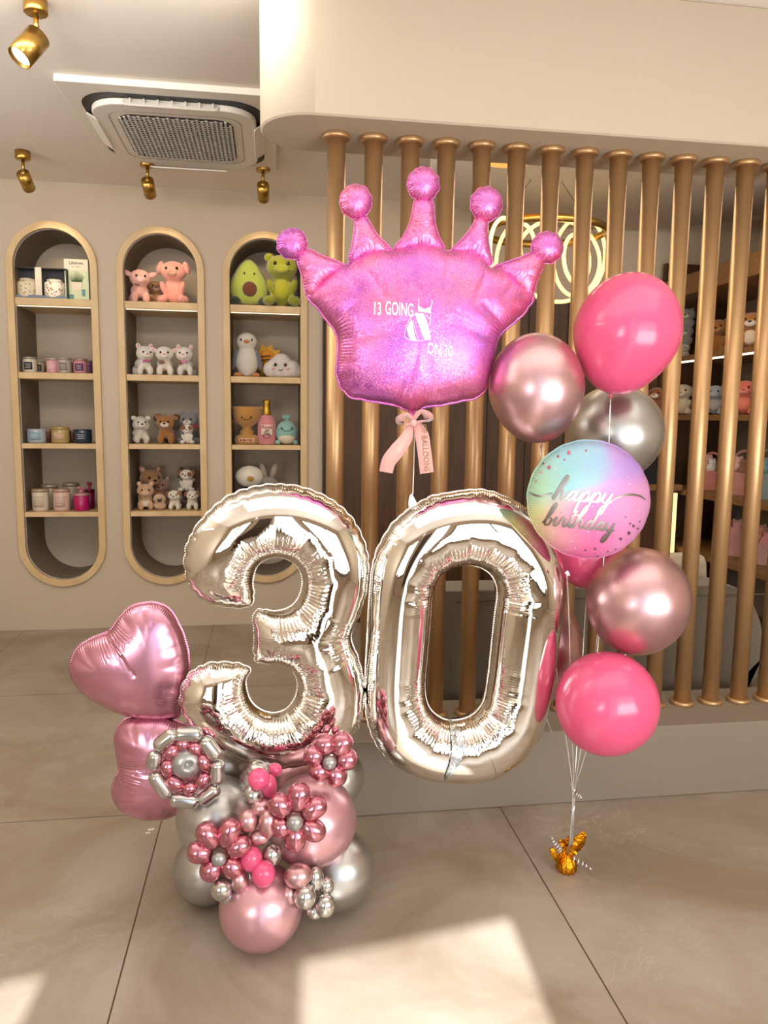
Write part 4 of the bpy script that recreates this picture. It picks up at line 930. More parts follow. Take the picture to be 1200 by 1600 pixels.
sm = [(403,1207,18,18,1.96,M_silvs,'small silver balloon just under the foot of the number 3'),(404,1217,17,17,1.925,M_pink,'small hot pink balloon in front, highest of the base\'s pink ones'),
 (419,1228,14,19,1.95,M_pink,'small hot pink balloon half hidden right of the highest small pink one'),(429,1203,12,11,2.0,M_pink,'tiny hot pink balloon peeking out at the number 3\'s foot'),
 (396,1241,17,17,1.94,M_silvs,'small silver balloon below the highest small pink balloon'),(388,1282,16,18,1.90,M_rose,'small rose chrome balloon at left of the central rose cluster'),
 (419,1287,15,23,1.885,M_rose,'small tall rose chrome balloon at right of the central rose cluster'),(408,1262,16,15,1.92,M_rose,'small rose chrome balloon on top of the central rose cluster'),
 (405,1307,18,14,1.91,M_rose,'small rose chrome balloon at the bottom of the central rose cluster'),(393,1342,17,20,1.885,M_pink,'small hot pink balloon tucked right of the lower left flower'),
 (411.5,1365,18.5,20.5,1.865,M_pink,'small round hot pink balloon lowest on the base'),(425,1336,15,18,1.90,M_silvs,'small silver balloon above the lowest small pink one'),
 (390,1372,9,15,1.91,M_silvs,'small silver balloon hidden left of the lowest small pink one'),(374,1376,14,18,1.885,M_rose,'small rose chrome balloon directly under the lower left flower'),
 (346,1389,17,18,1.88,M_silvs,'small silver balloon under the lower left flower, leftmost of that cluster'),(359,1401,15,13,1.90,M_silvs,'small silver balloon partly hidden under the leftmost small cluster'),
 (465.5,1368,22,19,1.875,M_rose,'small rose chrome balloon topping the lower right cluster'),(492,1375,14,22,1.90,M_silvs,'small silver balloon behind the top of the lower right cluster'),
 (451,1398,15,18,1.885,M_rose,'small rose chrome balloon at the left of the lower right cluster'),(476.5,1401,17.5,20,1.86,M_silvs,'small silver balloon at the front middle of the lower right cluster'),
 (510,1384,12,14,1.90,M_silvs,'small silver balloon at the upper right of the lower right cluster'),(508,1414.5,16.5,19,1.875,M_silvs,'small silver balloon at the far right of the lower right cluster'),
 (492,1423,14,13,1.89,M_silvs,'small silver balloon at the bottom of the lower right cluster')]
for x, y, rx, ry, Y, m, l in sm: 
    t, c, e = latex(x, y, rx, ry, Y, m, l, taper=.05, axis=(0, 1, 0), knot=False, group='small balloons on the base', name='small_balloon')
    s = mpp(c)
    for ch in t.children:      # the small ones are a little taller than wide when seen from the front
        mtx = ch.data
        for v in mtx.vertices: v.co.z = (v.co.z-(c.z-t.location.z))*(ry/rx)+(c.z-t.location.z); 
        for v in mtx.vertices: v.co.y = (v.co.y-(c.y-t.location.y))*(rx/max(rx, ry))+(c.y-t.location.y)
def flower(px, py, Y, pets, rc, label, cm=M_matte):
    c = at(px, py, Y=Y); s = mpp(c); t = thing('balloon_flower', label, 'balloon flower', c, 'rose balloon flowers on the base'); 
    for (x, y) in pets:
        d = at(x, y, Y=Y)-c; L_ = d.length; dn = d.normalized(); q = dn.to_track_quat('Z', 'Y').to_matrix(); b = MB()
        R_ = 19.3*s; half = L_*.66; pr = []
        for i in range(17):
            u = i/16; th = PI*u; z = -math.cos(th); k = .80+.22*u; pr.append((R_*math.sin(th)**.8*k if 0 < i < 16 else 0, half*z))
        b.lathe(pr, c+d*.98+Vector((0, .006, 0)), q, n=22); P(c, 'petal', b, M_rose2, t)
    b = MB(); b.ell(c+Vector((0, -.016, 0)), (rc*s, rc*s*.8, rc*s), n=24); P(c, 'centre', b, cm, t)
    return t, c, s
def fx(x, y): return (210+x/2.927, 1120+y/2.927)
flower(342.5, 1337, 1.875, [fx(*p) for p in ((338,550),(430,537),(475,597),(447,690),(350,705),(298,625))], 11.5, 'rose balloon flower at the lower left of the base')
flower(460.4, 1280.6, 1.865, [fx(*p) for p in ((752,372),(820,422),(815,520),(737,560),(672,505),(670,410))], 13, 'rose balloon flower in the middle, on the large pearl pink balloon')
f3, c_f3, s_f3 = flower(514.4, 1187.6, 1.95, [fx(*p) for p in ((873,130),(947,127),(970,197),(922,270),(845,250),(822,180))], 11, 'rose balloon flower at the upper right of the base, beside the number 3\'s foot')
for x, y in ((510, 1140), (524, 1141)):
    b = MB(); q = at(x, y, Y=1.99); b.ell(q, (6*s_f3, 6*s_f3, 8*s_f3), (0, .3, 0)); P(c_f3, 'tail_bubble', b, M_rose2, f3)
# wreath of capsules round a ball
cw = at(293.7, 1193.5, Y=1.96); sw = mpp(cw); TWr = thing('balloon_wreath', 'round balloon wreath with silver outer ring and rose inner ring', 'balloon wreath', cw)
def wx(x, y): return at(210+x/2.927, 1120+y/2.927, Y=1.96)
for (x, y, L_, ang) in ((247,80,62,2),(347,143,62,57),(378,253,58,93),(340,355,58,-38),(228,382,66,10),(120,310,70,60),(90,197,44,105),(143,105,60,-38)):
    c = wx(x, y); d = Vector((math.cos(math.radians(ang)), 0, -math.sin(math.radians(ang)))); q = d.to_track_quat('Z', 'Y').to_matrix(); h_ = (L_+7)/2.927*sw; r = 34/2.927*sw; pr = []
    for i in range(9): a = PI/2*i/8; pr.append((r*math.sin(a) if i else 0, -(h_-r)-r*math.cos(a)*.85))
    for i in range(9): a = PI/2*i/8; pr.append((r*math.cos(a) if i < 8 else 0, (h_-r)+r*math.sin(a)*.85))
    b = MB(); b.lathe(pr, c, q, n=24); P(cw, 'silver_capsule', b, M_silvs, TWr)
for (x, y, ang, L_) in ((220,122,5,30),(278,143,45,32),(317,208,70,40),(312,290,-60,38),(253,325,-10,30),(186,302,40,42),(152,232,90,38),(168,160,-45,36)):
    c = wx(x, y); d = Vector((math.cos(math.radians(ang)), 0, -math.sin(math.radians(ang)))); q = d.to_track_quat('Z', 'Y').to_matrix(); b = MB()
    b.ell(c, (33/2.927*sw, 33/2.927*sw, (L_+6)/2.927*sw), q, n=20); P(cw, 'rose_bubble', b, M_rose2, TWr)
b = MB(); pr = []
for i in range(22):
    a = PI*i/21; rr = 76/2.927*sw; pr.append((rr*math.sin(a) if 0 < i < 21 else 0, rr*.75*math.cos(a)-(.022*math.exp(-(rr*math.sin(a)/(rr*.16))**2) if a < PI/2 else 0)))
cc = wx(238, 213)+Vector((0, .01, 0)); b.lathe(pr, cc, Vector((.25, -1, .05)).to_track_quat('Z', 'Y').to_matrix(), n=36, fn=lambda i, a: 1+(.06*math.sin(7*a) if i < 4 else 0)); P(cw, 'dimpled_centre', b, M_matte, TWr)
for x, y in ((322, 1143), (330, 1147)):
    b = MB(); q = at(x, y, Y=2.0); b.ell(q, (6*sw, 6*sw, 9*sw), (0, -.6, 0)); P(cw, 'tail_bubble', b, M_rose2, TWr)
b = MB(); q = at(352, 1205, Y=2.02)
# paper scraps on the floor
for (x, y, w, d, a) in ((236, 1296.5, .020, .012, .2), (231, 1302, .016, .008, .1)):
    q = at(x, y, Z=0); b = MB(); b.box(q+Vector((0, 0, .0012)), (w, d, .0012), (.03, 0, a)); o_ = obj('paper_scrap', b, mat('paper', '#e6ddd0', .8), org=(q.x, q.y, .0006))
    tag(o_, 'tiny white paper scrap on the tiles left of the balloon base, %s of two' % ('larger' if w > .018 else 'smaller'), 'paper scrap')
# ------------------------------------------------------------------ plush toys
def fur(col, n=.12): return mat('plush_'+col.lstrip('#'), col, .95, sheen=.5, noise=n, nscale=60, bump=.003, bscale=260)
M_eye = mat('glossy_black_eye', '#120d0a', .15); M_nose = mat('plush_nose', '#2a1c16', .5)
O0 = Vector((0, 0, 0))
def part(name, mb, m, par, **k): return obj(name, mb, m, par, **k)
def plush(name, label, cat, loc, h, rz, col, ear='round', ear_col=None, ear_in=None, muzzle=None, nose=None, belly=None, pose='sit', group=None, patch=None, eye_patch=None, bow=None, snout=False, fluffy=0, detail=True, scarf=None, headtilt=0, tagc=None):
    t = thing(name, label, cat, loc, group, rz); m = fur(col)
    def E(c, r, rot=None, n=16): return MB().ell([c[0]*h*1.15, c[1]*h, c[2]*h], [r[0]*h*1.15, r[1]*h*1.05, r[2]*h], rot, n)
    b = MB()
    def add(c, r, rot=None): b.ell([c[0]*h*1.15, c[1]*h, c[2]*h], [r[0]*h*1.15, r[1]*h, r[2]*h], rot, 16)
    if pose == 'sit':
        add((0, .02, .30), (.21, .19, .29)); hd = Vector((headtilt, -.05, .70)); hr = (.25, .22, .22)
        for s in (-1, 1): add((.20*s, -.18, .09), (.10, .17, .09), (0, 0, -.35*s)); add((.17*s, -.14, .33), (.065, .09, .17), (.5, .35*s, 0))
    elif pose == 'stand':
        add((0, .10, .36), (.22, .32, .20)); hd = Vector((headtilt, -.16, .68)); hr = (.25, .22, .24)
        for s in (-1, 1): add((.14*s, -.12, .16), (.09, .11, .17)); add((.16*s, .3, .15), (.09, .11, .16))
        add((0, -.05, .45), (.17, .18, .2))
    elif pose == 'head':
        add((0, 0, .25), (.3, .25, .25)); hd = Vector((0, -.05, .62)); hr = (.32, .28, .28)
    add(tuple(hd), hr)
    if fluffy: b.jitter(fluffy*h, 18/h*.2, 3)
    part('body', b, m, t, remesh=h*.028)
    ec = fur(ear_col or col)
    for s in (-1, 1):
        if ear == 'round': c, r, ro = (hd.x+.20*s, hd.y+.03, hd.z+.17), (.08, .04, .08), None
        elif ear == 'point': c, r, ro = (hd.x+.17*s, hd.y+.03, hd.z+.22), (.07, .035, .10), (0, .45*s, 0)
        elif ear == 'floppy': c, r, ro = (hd.x+.25*s, hd.y-.01, hd.z+.08), (.06, .09, .14), (0, -.35*s, 0)
        elif ear == 'side': c, r, ro = (hd.x+.29*s, hd.y+.03, hd.z+.12), (.13, .05, .075), (0, -.35*s, 0)
        elif ear == 'long': c, r, ro = (hd.x+.13*s, hd.y+.04, hd.z+.38), (.075, .04, .23), (0, .32*s, 0)
        elif ear == 'big': c, r, ro = (hd.x+.26*s, hd.y+.04, hd.z+.14), (.14, .05, .14), (0, .2*s, 0)
        if ear == 'none': continue
        e = part('ear', E(c, r, ro), ec, t)
        if ear_in:
            c2 = (c[0], c[1]-.025, c[2]); part('inner_ear', E(c2, (r[0]*.6, r[1]*.6, r[2]*.65), ro, 12), fur(ear_in), e)
    if muzzle: part('muzzle', E((hd.x, hd.y-hr[1]*.86, hd.z-.07), (.12, .09, .085) if not snout else (.095, .10, .07)), fur(muzzle), t)
    ny = hd.y-hr[1]*.86-.085
    if detail:
        for s in (-1, 1): part('eye', E((hd.x+.10*s, hd.y-hr[1]*.93, hd.z+.035), (.028, .02, .034), None, 10), M_eye, t)
        if nose: part('nose', E((hd.x, ny if muzzle else hd.y-hr[1], hd.z-.03 if muzzle else hd.z-.02), (.042, .025, .03), None, 10), fur(nose) if nose != 'black' else M_nose, t)
    if belly: part('belly', E((0, -.12, .30), (.14, .08, .19)), fur(belly), t)
    if patch:
        for (c, r, pc) in patch: part('patch', E(c, r, None, 12), fur(pc), t)
    if eye_patch:
        for s in (-1, 1): part('eye_patch', E((hd.x+.12*s, hd.y-hr[1]*.80, hd.z+.05), (.09, .04, .10), None, 12), fur(eye_patch), t)
    if bow:
        bb = MB(); 
        for s in (-1, 1): bb.ell([h*v for v in (.06*s, hd.y-.12, hd.z-.24)], [h*v for v in (.06, .03, .04)], (0, .5*s, 0), 10)
        bb.ell([h*v for v in (0, hd.y-.14, hd.z-.24)], [h*v for v in (.02, .02, .02)], None, 8); part('bow', bb, mat('bow_'+bow.lstrip('#'), bow, .5), t)
    if tagc:
        bb = MB(); bb.box([h*v for v in (.22, -.16, .52)], [h*v for v in (.10, .01, .13)], (0, .3, 0)); part('swing_tag', bb, mat('tag_'+tagc.lstrip('#'), tagc, .5), t)
    return t
SZ = [2.135, 1.675, 1.226, .783]
def sp(px, shelf, dy=.13, y=None):
    z = SZ[shelf]; q = at(px, 600, Y=YB+dy)
    # follow the pole's lean: the x for a shelf height comes from the pixel row that height has
    for _ in range(4):
        v = Vector((q.x, YB+dy, z))-CAM; yy = 800-F*(v.dot(up)/v.dot(fw)); q = at(px, yy, Y=YB+dy)
    return Vector((q.x, YB+dy, z))
pxm = mpp(Vector((-.5, YB+.13, 1.4)))
def pl(name, label, px, shelf, hp, rz=0, dy=.13, z=0, **k):
    l = sp(px, shelf, dy); l.z += z; return plush(name, label, 'plush toy', l, hp*pxm, rz, **k)
pl('plush_cow', 'small pink plush cow with brown chest spot on the top middle shelf', 219, 0, 54, .25, col='#eeb4a6', ear='side', ear_col='#f0bcb0', muzzle='#f3c6b8', pose='stand', patch=[((-.08, -.26, .50), (.07, .04, .05), '#8a6650')], dy=.12)
pl('plush_pig', 'large pink plush pig with floppy ears on the top middle shelf', 273, 0, 69, -.1, col='#f0a795', ear='floppy', ear_in='#e9968c', muzzle='#f2b39f', nose='#e59b86', snout=True, dy=.10)
pl('plush_cow', 'brown plush calf peeking between the pink cow and the large pink pig', 243, 0, 44, .3, dy=.28, col='#b98a64', ear='side', ear_in='#eeb4a6', muzzle='#e5c6ac', nose='#8a6650')
kk = [('white plush kitten with pink bow at the left of the second middle shelf', 225, 'point', '#cf5a97', None, .45), ('white plush cow with brown chest spot, in the centre of the white trio', 258, 'side', None, [((-.08, -.27, .42), (.09, .04, .07), '#8a6650')], .1), ('white plush kitten with pink scarf at the right of the second middle shelf', 291, 'point', '#d97fa6', [((-.12, -.27, .42), (.08, .04, .07), '#8a6650')], -.1)]
for l, x, e, bw, pt, r in kk: pl('plush_kitten', l, x, 1, 48, r, col='#e9e0d2', ear=e, ear_in='#eeb0a8', muzzle='#efe6d8', nose='#dd9a90', bow=bw, patch=pt, pose='stand', dy=.12, group='white plush animals on the second middle shelf')
pl('plush_dog', 'fluffy white plush dog on the third middle shelf', 220, 2, 46, .3, col='#dcd5c4', ear='round', muzzle='#e6dfd0', nose='black', fluffy=.10, pose='stand')
pl('plush_lion', 'brown plush lion standing at the centre of the third middle shelf', 260, 2, 48, 0, col='#a26a30', ear='round', muzzle='#e8dccb', nose='black', pose='stand')
pl('plush_monkey', 'dark brown plush monkey behind the plush lion', 262, 2, 47, 0, dy=.30, col='#7a4f28', ear='big', ear_in='#b89e8c', muzzle='#a0805f')
pl('plush_cat', 'grey and white plush cat with red tag at the right of the third middle shelf', 297, 2, 52, -.2, col='#8f8c8b', ear='point', muzzle='#ebe3d8', nose='#d79a90', belly='#efe6da', tagc='#b01822', dy=.22)
pl('plush_dog', 'brown and white plush dog lying in front of the grey plush cat', 294, 2, 33, -.1, col='#e4dccf', ear='floppy', ear_col='#7b4b28', eye_patch='#8c5a30', muzzle='#efe7da', nose='black', dy=.10)
pl('plush_dog', 'tan plush puppy standing at the left front of the fourth middle shelf', 228, 3, 45, .15, col='#c9a07c', ear='point', ear_in='#eeb4a6', muzzle='#dcb996', belly='#e9e1d4', pose='stand', patch=[((-.17, -.26, .48), (.05, .03, .05), '#8a6f45')], dy=.10)
pl('plush_dog', 'brown plush chihuahua looking up behind the tan puppy, left', 236, 3, 66, .5, dy=.25, col='#9c7248', ear='point', ear_in='#d9a79a', muzzle='#a67c52', nose='black')
pl('plush_dog', 'brown plush chihuahua at the back centre of the fourth middle shelf', 254, 3, 49, -.2, dy=.27, col='#8d6b4b', ear='point', ear_in='#b59a8c', muzzle='#977453', nose='black')
pl('plush_pug', 'cream plush pug with black muzzle on the fourth middle shelf', 250, 3, 28, .1, dy=.09, col='#c9a888', ear='floppy', ear_col='#3a312d', muzzle='#2c2827', nose='black', pose='head')
bd = [('white and brown plush bulldog at front centre of the fourth middle shelf', 273, 34, .09, 0, 0), ('white and brown plush bulldog at the front right corner of the fourth middle shelf', 301, 34, .09, 0, .1), ('white and brown plush bulldog stacked on top of the two front ones', 293, 38, .17, 27, -.1)]
for l, x, hp, dy, z, r in bd: pl('plush_bulldog', l, x, 3, hp, r, dy=dy, z=z*pxm, col='#e2d8c8', ear='floppy', ear_col='#8c5226', muzzle='#eee6d8', nose='black', patch=[((.13, -.26, .74), (.08, .06, .09), '#8c5226')], pose='stand' if z == 0 else 'sit', group='plush bulldogs on the fourth middle shelf')
pl('plush_dog', 'dark brown plush shih tzu at the top right of the plush dog pile', 303, 3, 71, -.3, dy=.27, col='#5e3f28', ear='floppy', muzzle='#c9b9a6', nose='black')
# third niche
def avocado():
    l = sp(389, 0, .10); h = 75*pxm; t = thing('plush_avocado', 'plush avocado with smiling face and brown stone on the top right shelf', 'plush toy', l, None, .1)
    def shell(s, y, ry): 
        b = MB(); pr = []
        for i in range(25):
            a = PI*i/24; z = -math.cos(a); w = math.sin(a)**.85*(.38-.17*z) ; pr.append((w*s*h if 0 < i < 24 else 0, (z*.48*s+.48)*h))
        b.lathe(pr, (0, 0, 0), n=28); 
        for v in b.v: v.y = v.y*ry+y*h
        return b
    part('skin', shell(1.0, .02, .55), fur('#4c5a2e'), t); part('flesh', shell(.93, -.06, .48), fur('#aab650'), t)
    b = MB(); b.ell((.0, -.24*h, .33*h), (.15*h, .08*h, .15*h)); part('stone', b, fur('#6b3519'), t)
    for s in (-1, 1):
        b = MB(); b.ell((.10*s*h, -.19*h, .64*h), (.02*h, .012*h, .025*h), n=10); part('eye', b, M_eye, t)
        b = MB(); b.ell((.29*s*h, -.12*h, .10*h), (.13*h, .13*h, .10*h)); part('foot', b, fur('#2f3d2a'), t)
        b = MB(); b.ell((.12*s*h, -.185*h, .58*h), (.025*h, .012*h, .02*h), n=8); part('cheek', b, fur('#dd9a86'), t)
    b = MB(); b.tube([(.035*math.cos(a)*h, -.20*h, (.60+.03*math.sin(a))*h) for a in np.linspace(PI, 2*PI, 9)], .006*h, 6); part('mouth', b, M_eye, t)
avocado()
pl('plush_animal', 'chartreuse green plush toy sitting on the top right shelf beside the avocado', 441, 0, 84, -.05, dy=.05, z=-.02*0, col='#93951c', ear='round', muzzle='#9fa024', belly='#a2a226', detail=True)
def penguin():
    l = sp(386, 1, .11); h = 68*pxm; t = thing('plush_penguin', 'grey and white plush penguin with orange beak and feet', 'plush toy', l)
    b = MB(); b.ell((0, .02*h, .36*h), (.27*h, .22*h, .36*h)); b.ell((0, 0, .80*h), (.24*h, .2*h, .2*h)); part('body', b, fur('#ddd6ca'), t, remesh=h*.03)
    b = MB(); b.ell((0, .05*h, .86*h), (.22*h, .18*h, .16*h)); b.ell((0, .10*h, .42*h), (.27*h, .2*h, .36*h)); part('back_fur', b, fur('#8b8c94'), t)
    for s in (-1, 1):
        b = MB(); b.ell((.27*s*h, .0, .40*h), (.06*h, .12*h, .24*h), (0, -.25*s, 0)); part('flipper', b, fur('#70737e'), t)
        b = MB(); b.ell((.2*s*h, -.16*h, .05*h), (.1*h, .13*h, .05*h)); part('foot', b, fur('#d07f2a'), t)
        b = MB(); b.ell((.12*s*h, -.18*h, .83*h), (.02*h, .015*h, .028*h), n=10); part('eye', b, M_eye, t)
    b = MB(); b.ell((0, -.21*h, .79*h), (.07*h, .06*h, .04*h)); part('beak', b, fur('#d07f2a'), t)
penguin()
def cloud():
    l = sp(440, 1, .10); h = 38*pxm; t = thing('plush_cloud', 'white plush cloud with a smiling face beside the penguin', 'plush toy', l)
    b = MB()
    for x, z, r in ((-.42, .35, .34), (.42, .38, .36), (.0, .58, .42), (-.1, .33, .34), (.2, .33, .34), (.62, .28, .26), (-.3, .6, .22)): b.ell((x*h, 0, max(z, r)*h), (r*h*1.0, r*h*.8, r*h))
    part('body', b, fur('#d9d0ca'), t, remesh=h*.04)
    for s in (-1, 1):
        b = MB(); b.ell((.2*s*h-.05*h, -.33*h, .52*h), (.06*h, .03*h, .07*h), n=10); part('eye', b, M_eye, t)
        b = MB(); b.ell((.3*s*h-.05*h, -.31*h, .36*h), (.06*h, .03*h, .045*h), n=10); part('cheek', b, fur('#e0a09a'), t)
    b = MB(); b.tube([(-.05*h+.1*math.cos(a)*h, -.345*h, (.36+.07*math.sin(a))*h) for a in np.linspace(PI*1.1, 1.9*PI, 9)], .012*h, 6); part('mouth', b, M_eye, t)
    l2 = sp(417, 1, .22); h = 56*pxm; t2 = thing('plush_sun', 'yellow plush sun with dark stitched script rising behind the cloud', 'plush toy', l2)
    poly = []
    for i in range(20): a = 2*PI*i/20; r = (.48 if i % 2 == 0 else .34)*h; poly.append((r*math.cos(a), .52*h+r*math.sin(a)))
    b = MB().prism(poly, lambda p: Vector((p[0], -.06*h, p[1])), lambda p: Vector((p[0], .06*h, p[1]))); part('rays', b, fur('#dfa93c'), t2, bevel=.006)
    b = MB(); b.ell((0, -.02*h, .52*h), (.3*h, .13*h, .3*h)); part('disc', b, fur('#dc8f22'), t2)
    b = MB()
    for z, x0, x1 in ((.62, -.16, .10), (.52, -.18, .16)): b.tube([(h*(x0+(x1-x0)*i/24), -.158*h, h*(z+.12*(x0+(x1-x0)*i/24)+.022*math.sin(i*1.9))) for i in range(25)], .010*h, 5)
    part('stitched_script', b, M_nose, t2)
cloud()
def trophy():
    l = sp(386, 2, .11); h = 59*pxm; t = thing('plush_trophy', 'golden plush trophy cup with smiling face on the third right shelf', 'plush toy', l); m = fur('#bd8a45')
    b = MB(); b.lathe([(0, 0), (.30*h, .0), (.33*h, .10*h), (.30*h, .22*h), (.16*h, .28*h), (.19*h, .34*h), (.10*h, .42*h), (.17*h, .50*h), (.33*h, .60*h), (.38*h, .80*h), (.38*h, .96*h), (.34*h, h), (.0, .98*h)], n=32); part('cup', b, m, t)
    for s in (-1, 1):
        b = MB(); b.tube([((.34+.14*math.sin(a))*s*h, 0, (.78-.2*math.cos(a))*h) for a in np.linspace(.1, PI-.1, 10)], .045*h, 10); part('handle', b, m, t)
        b = MB(); b.ell((.12*s*h, -.35*h, .72*h), (.022*h, .015*h, .028*h), n=10); part('eye', b, M_eye, t)
    b = MB(); b.tube([(.10*math.cos(a)*h, -.355*h, (.70+.05*math.sin(a))*h) for a in np.linspace(PI*1.1, 1.9*PI, 9)], .008*h, 6); part('mouth', b, M_eye, t)
    b = MB(); b.box((0, -.325*h, .12*h), (.40*h, .02*h, .10*h)); pb = part('plate', b, mat('trophy_plate', '#d8c39a', .6), t)
    b = MB()
    for i, (wd_, tl) in enumerate(((.035, 0), (.015, .3), (.04, -.2), (.02, 0), (.02, .35), (.022, -.35), (.03, 0), (.018, 0))): b.box(((-.155+.044*i)*h, -.34*h, .12*h), (wd_*h, .006, .065*h), (0, tl, 0))
    part('red_print', b, mat('red_print', '#a11d1d', .6), pb)
trophy()
def bottle():
    l = sp(417, 2, .10); h = 70*pxm; t = thing('plush_bottle', 'pink plush champagne bottle with gold neck between trophy and whale', 'plush toy', l)
    b = MB(); b.lathe([(0, 0), (.17*h, 0), (.20*h, .04*h), (.20*h, .44*h), (.17*h, .56*h), (.11*h, .66*h), (0, .66*h)], n=28); part('body', b, fur('#d98a90'), t)
    b = MB(); b.lathe([(0, .62*h), (.125*h, .62*h), (.085*h, .74*h), (.07*h, .90*h), (.08*h, .93*h), (.075*h, h), (0, h)], n=24); part('neck', b, mat('gold_lame', '#c9a040', .35, .8, bump=.002), t)
    b = MB(); b.box((0, -.195*h, .34*h), (.24*h, .03*h, .22*h)); lb = part('patch_label', b, fur('#e8d6c4'), t)
    part('lettering', solid(text_mesh('Rosé', .115*h, 0, .39*h, 0, y=-.215*h, thick=.0006)), mat('rose_print2', '#b8324a', .6), lb)
    part('lettering', solid(text_mesh('All', .08*h, 0, .31*h, 0, y=-.215*h, thick=.0006)), M_nose, lb); part('lettering', solid(text_mesh('Day', .08*h, 0, .25*h, 0, y=-.215*h, thick=.0006)), M_nose, lb)
    for s in (-1, 1): b = MB(); b.ell((.07*s*h, -.20*h, .19*h), (.014*h, .01*h, .018*h), n=8); part('eye', b, M_eye, t)
    b = MB(); b.tube([(.06*math.cos(a)*h, -.205*h, (.18+.04*math.sin(a))*h) for a in np.linspace(PI*1.1, 1.9*PI, 9)], .006*h, 6); part('mouth', b, M_nose, t)
bottle()
def whale():
    l = sp(448, 2, .10); h = 47*pxm; t = thing('plush_whale', 'round aqua plush whale with a heart spout on the third right shelf', 'plush toy', l)
    b = MB(); b.ell((0, 0, .41*h), (.37*h, .34*h, .39*h), n=28); part('body', b, fur('#8dbab4'), t)
    b = MB(); b.ell((0, -.08*h, .24*h), (.30*h, .27*h, .22*h)); part('belly', b, fur('#ddd2bd'), t)
    b = MB(); 
    for s in (-1, 1): b.ell((.06*s*h, 0, .92*h), (.08*h, .05*h, .07*h), (0, -.5*s, 0))
    b.ell((0, 0, .83*h), (.05*h, .05*h, .09*h)); part('spout', b, fur('#7fb3b0'), t)
    for s in (-1, 1):
        b = MB(); b.ell((.17*s*h, -.30*h, .55*h), (.03*h, .02*h, .035*h), n=10); part('eye', b, M_eye, t)
        b = MB(); b.ell((.30*s*h, -.15*h, .08*h), (.09*h, .10*h, .08*h)); part('fin', b, fur('#8dbab4'), t)
    b = MB(); b.tube([(.16*math.cos(a)*h, -.335*h, (.55+.09*math.sin(a))*h) for a in np.linspace(PI*1.1, 1.9*PI, 9)], .009*h, 6); part('mouth', b, M_eye, t)
whale()
pl('plush_eagle', 'black plush bald eagle with white head on the lowest right shelf', 390, 3, 72, .1, dy=.12, col='#17151a', ear='none', patch=[((0, -.05, .72), (.27, .25, .24), '#e6ddcf'), ((0, -.31, .69), (.07, .09, .06), '#b98a35')])
pl('plush_bunny', 'grey plush bunny with long ears on the lowest right shelf', 420, 3, 56, -.2, dy=.12, col='#8b8177', ear='long', ear_in='#a8968c', muzzle='#9a8f85', nose='#c99a90')
# ------------------------------------------------------------------ first niche: boxes and candles
def gift():
    l = sp(66, 0, .09); w, h, d = .338, 49*pxm*.90, .13; t = thing('gift_set_box', 'windowed gift box holding two floral patterned jars on the top left shelf', 'gift box', l)
    l.x += 0; b = MB(); b.box((0, d*.35, h/2), (w, d*.3, h)); b.box((0, 0, .006), (w, d, .012)); b.box((0, 0, h-.002), (w, d, .004)); b.box((-w/2+.002, 0, h/2), (.004, d, h)); b.box((w/2-.002, 0, h/2), (.004, d, h)); part('carton', b, mat('charcoal_card', '#38383c', .6), t)
    b = MB(); b.box((0, -d/2-.001, h/2), (.038, .004, h)); part('centre_strip', b, mat('cream_card', '#ded2c0', .6), t)
    b = MB(); b.box((0, -d/2-.002, .010), (w, .004, .022)); part('base_strip', b, mat('greyblue_card', '#7d8694', .6), t)
    for s, c1, c2 in ((-1, '#e9dcc0', '#d9a742'), (1, '#efe8da', '#c97a2a')):
        jm = mat('floral_jar_%s' % ('left' if s < 0 else 'right'), c1, .35); nt, N, L = nodes(jm); tc = N.new('ShaderNodeTexCoord'); v = N.new('ShaderNodeTexVoronoi'); v.inputs['Scale'].default_value = 55
        L.new(tc.outputs['Object'], v.inputs['Vector']); cr = N.new('ShaderNodeValToRGB'); L.new(v.outputs['Distance'], cr.inputs[0]); e = cr.color_ramp.elements
        e[0].position = .25; e[0].color = lin(c2); e[1].position = .36; e[1].color = lin(c1); k = e.new(.30); k.color = lin('#3f4a6a' if s > 0 else '#7d8a55'); L.new(cr.outputs[0], N['Principled BSDF'].inputs['Base Color'])
        r = .062; b = MB(); b.lathe([(0, .012), (r*.95, .012), (r, .02), (r, .10), (r*.93, .108), (r*.75, .108), (r*.75, .125), (r*.3, .13), (0, .13)], (s*w*.245, -.012, 0), n=32); part('jar', b, jm, t)
gift()
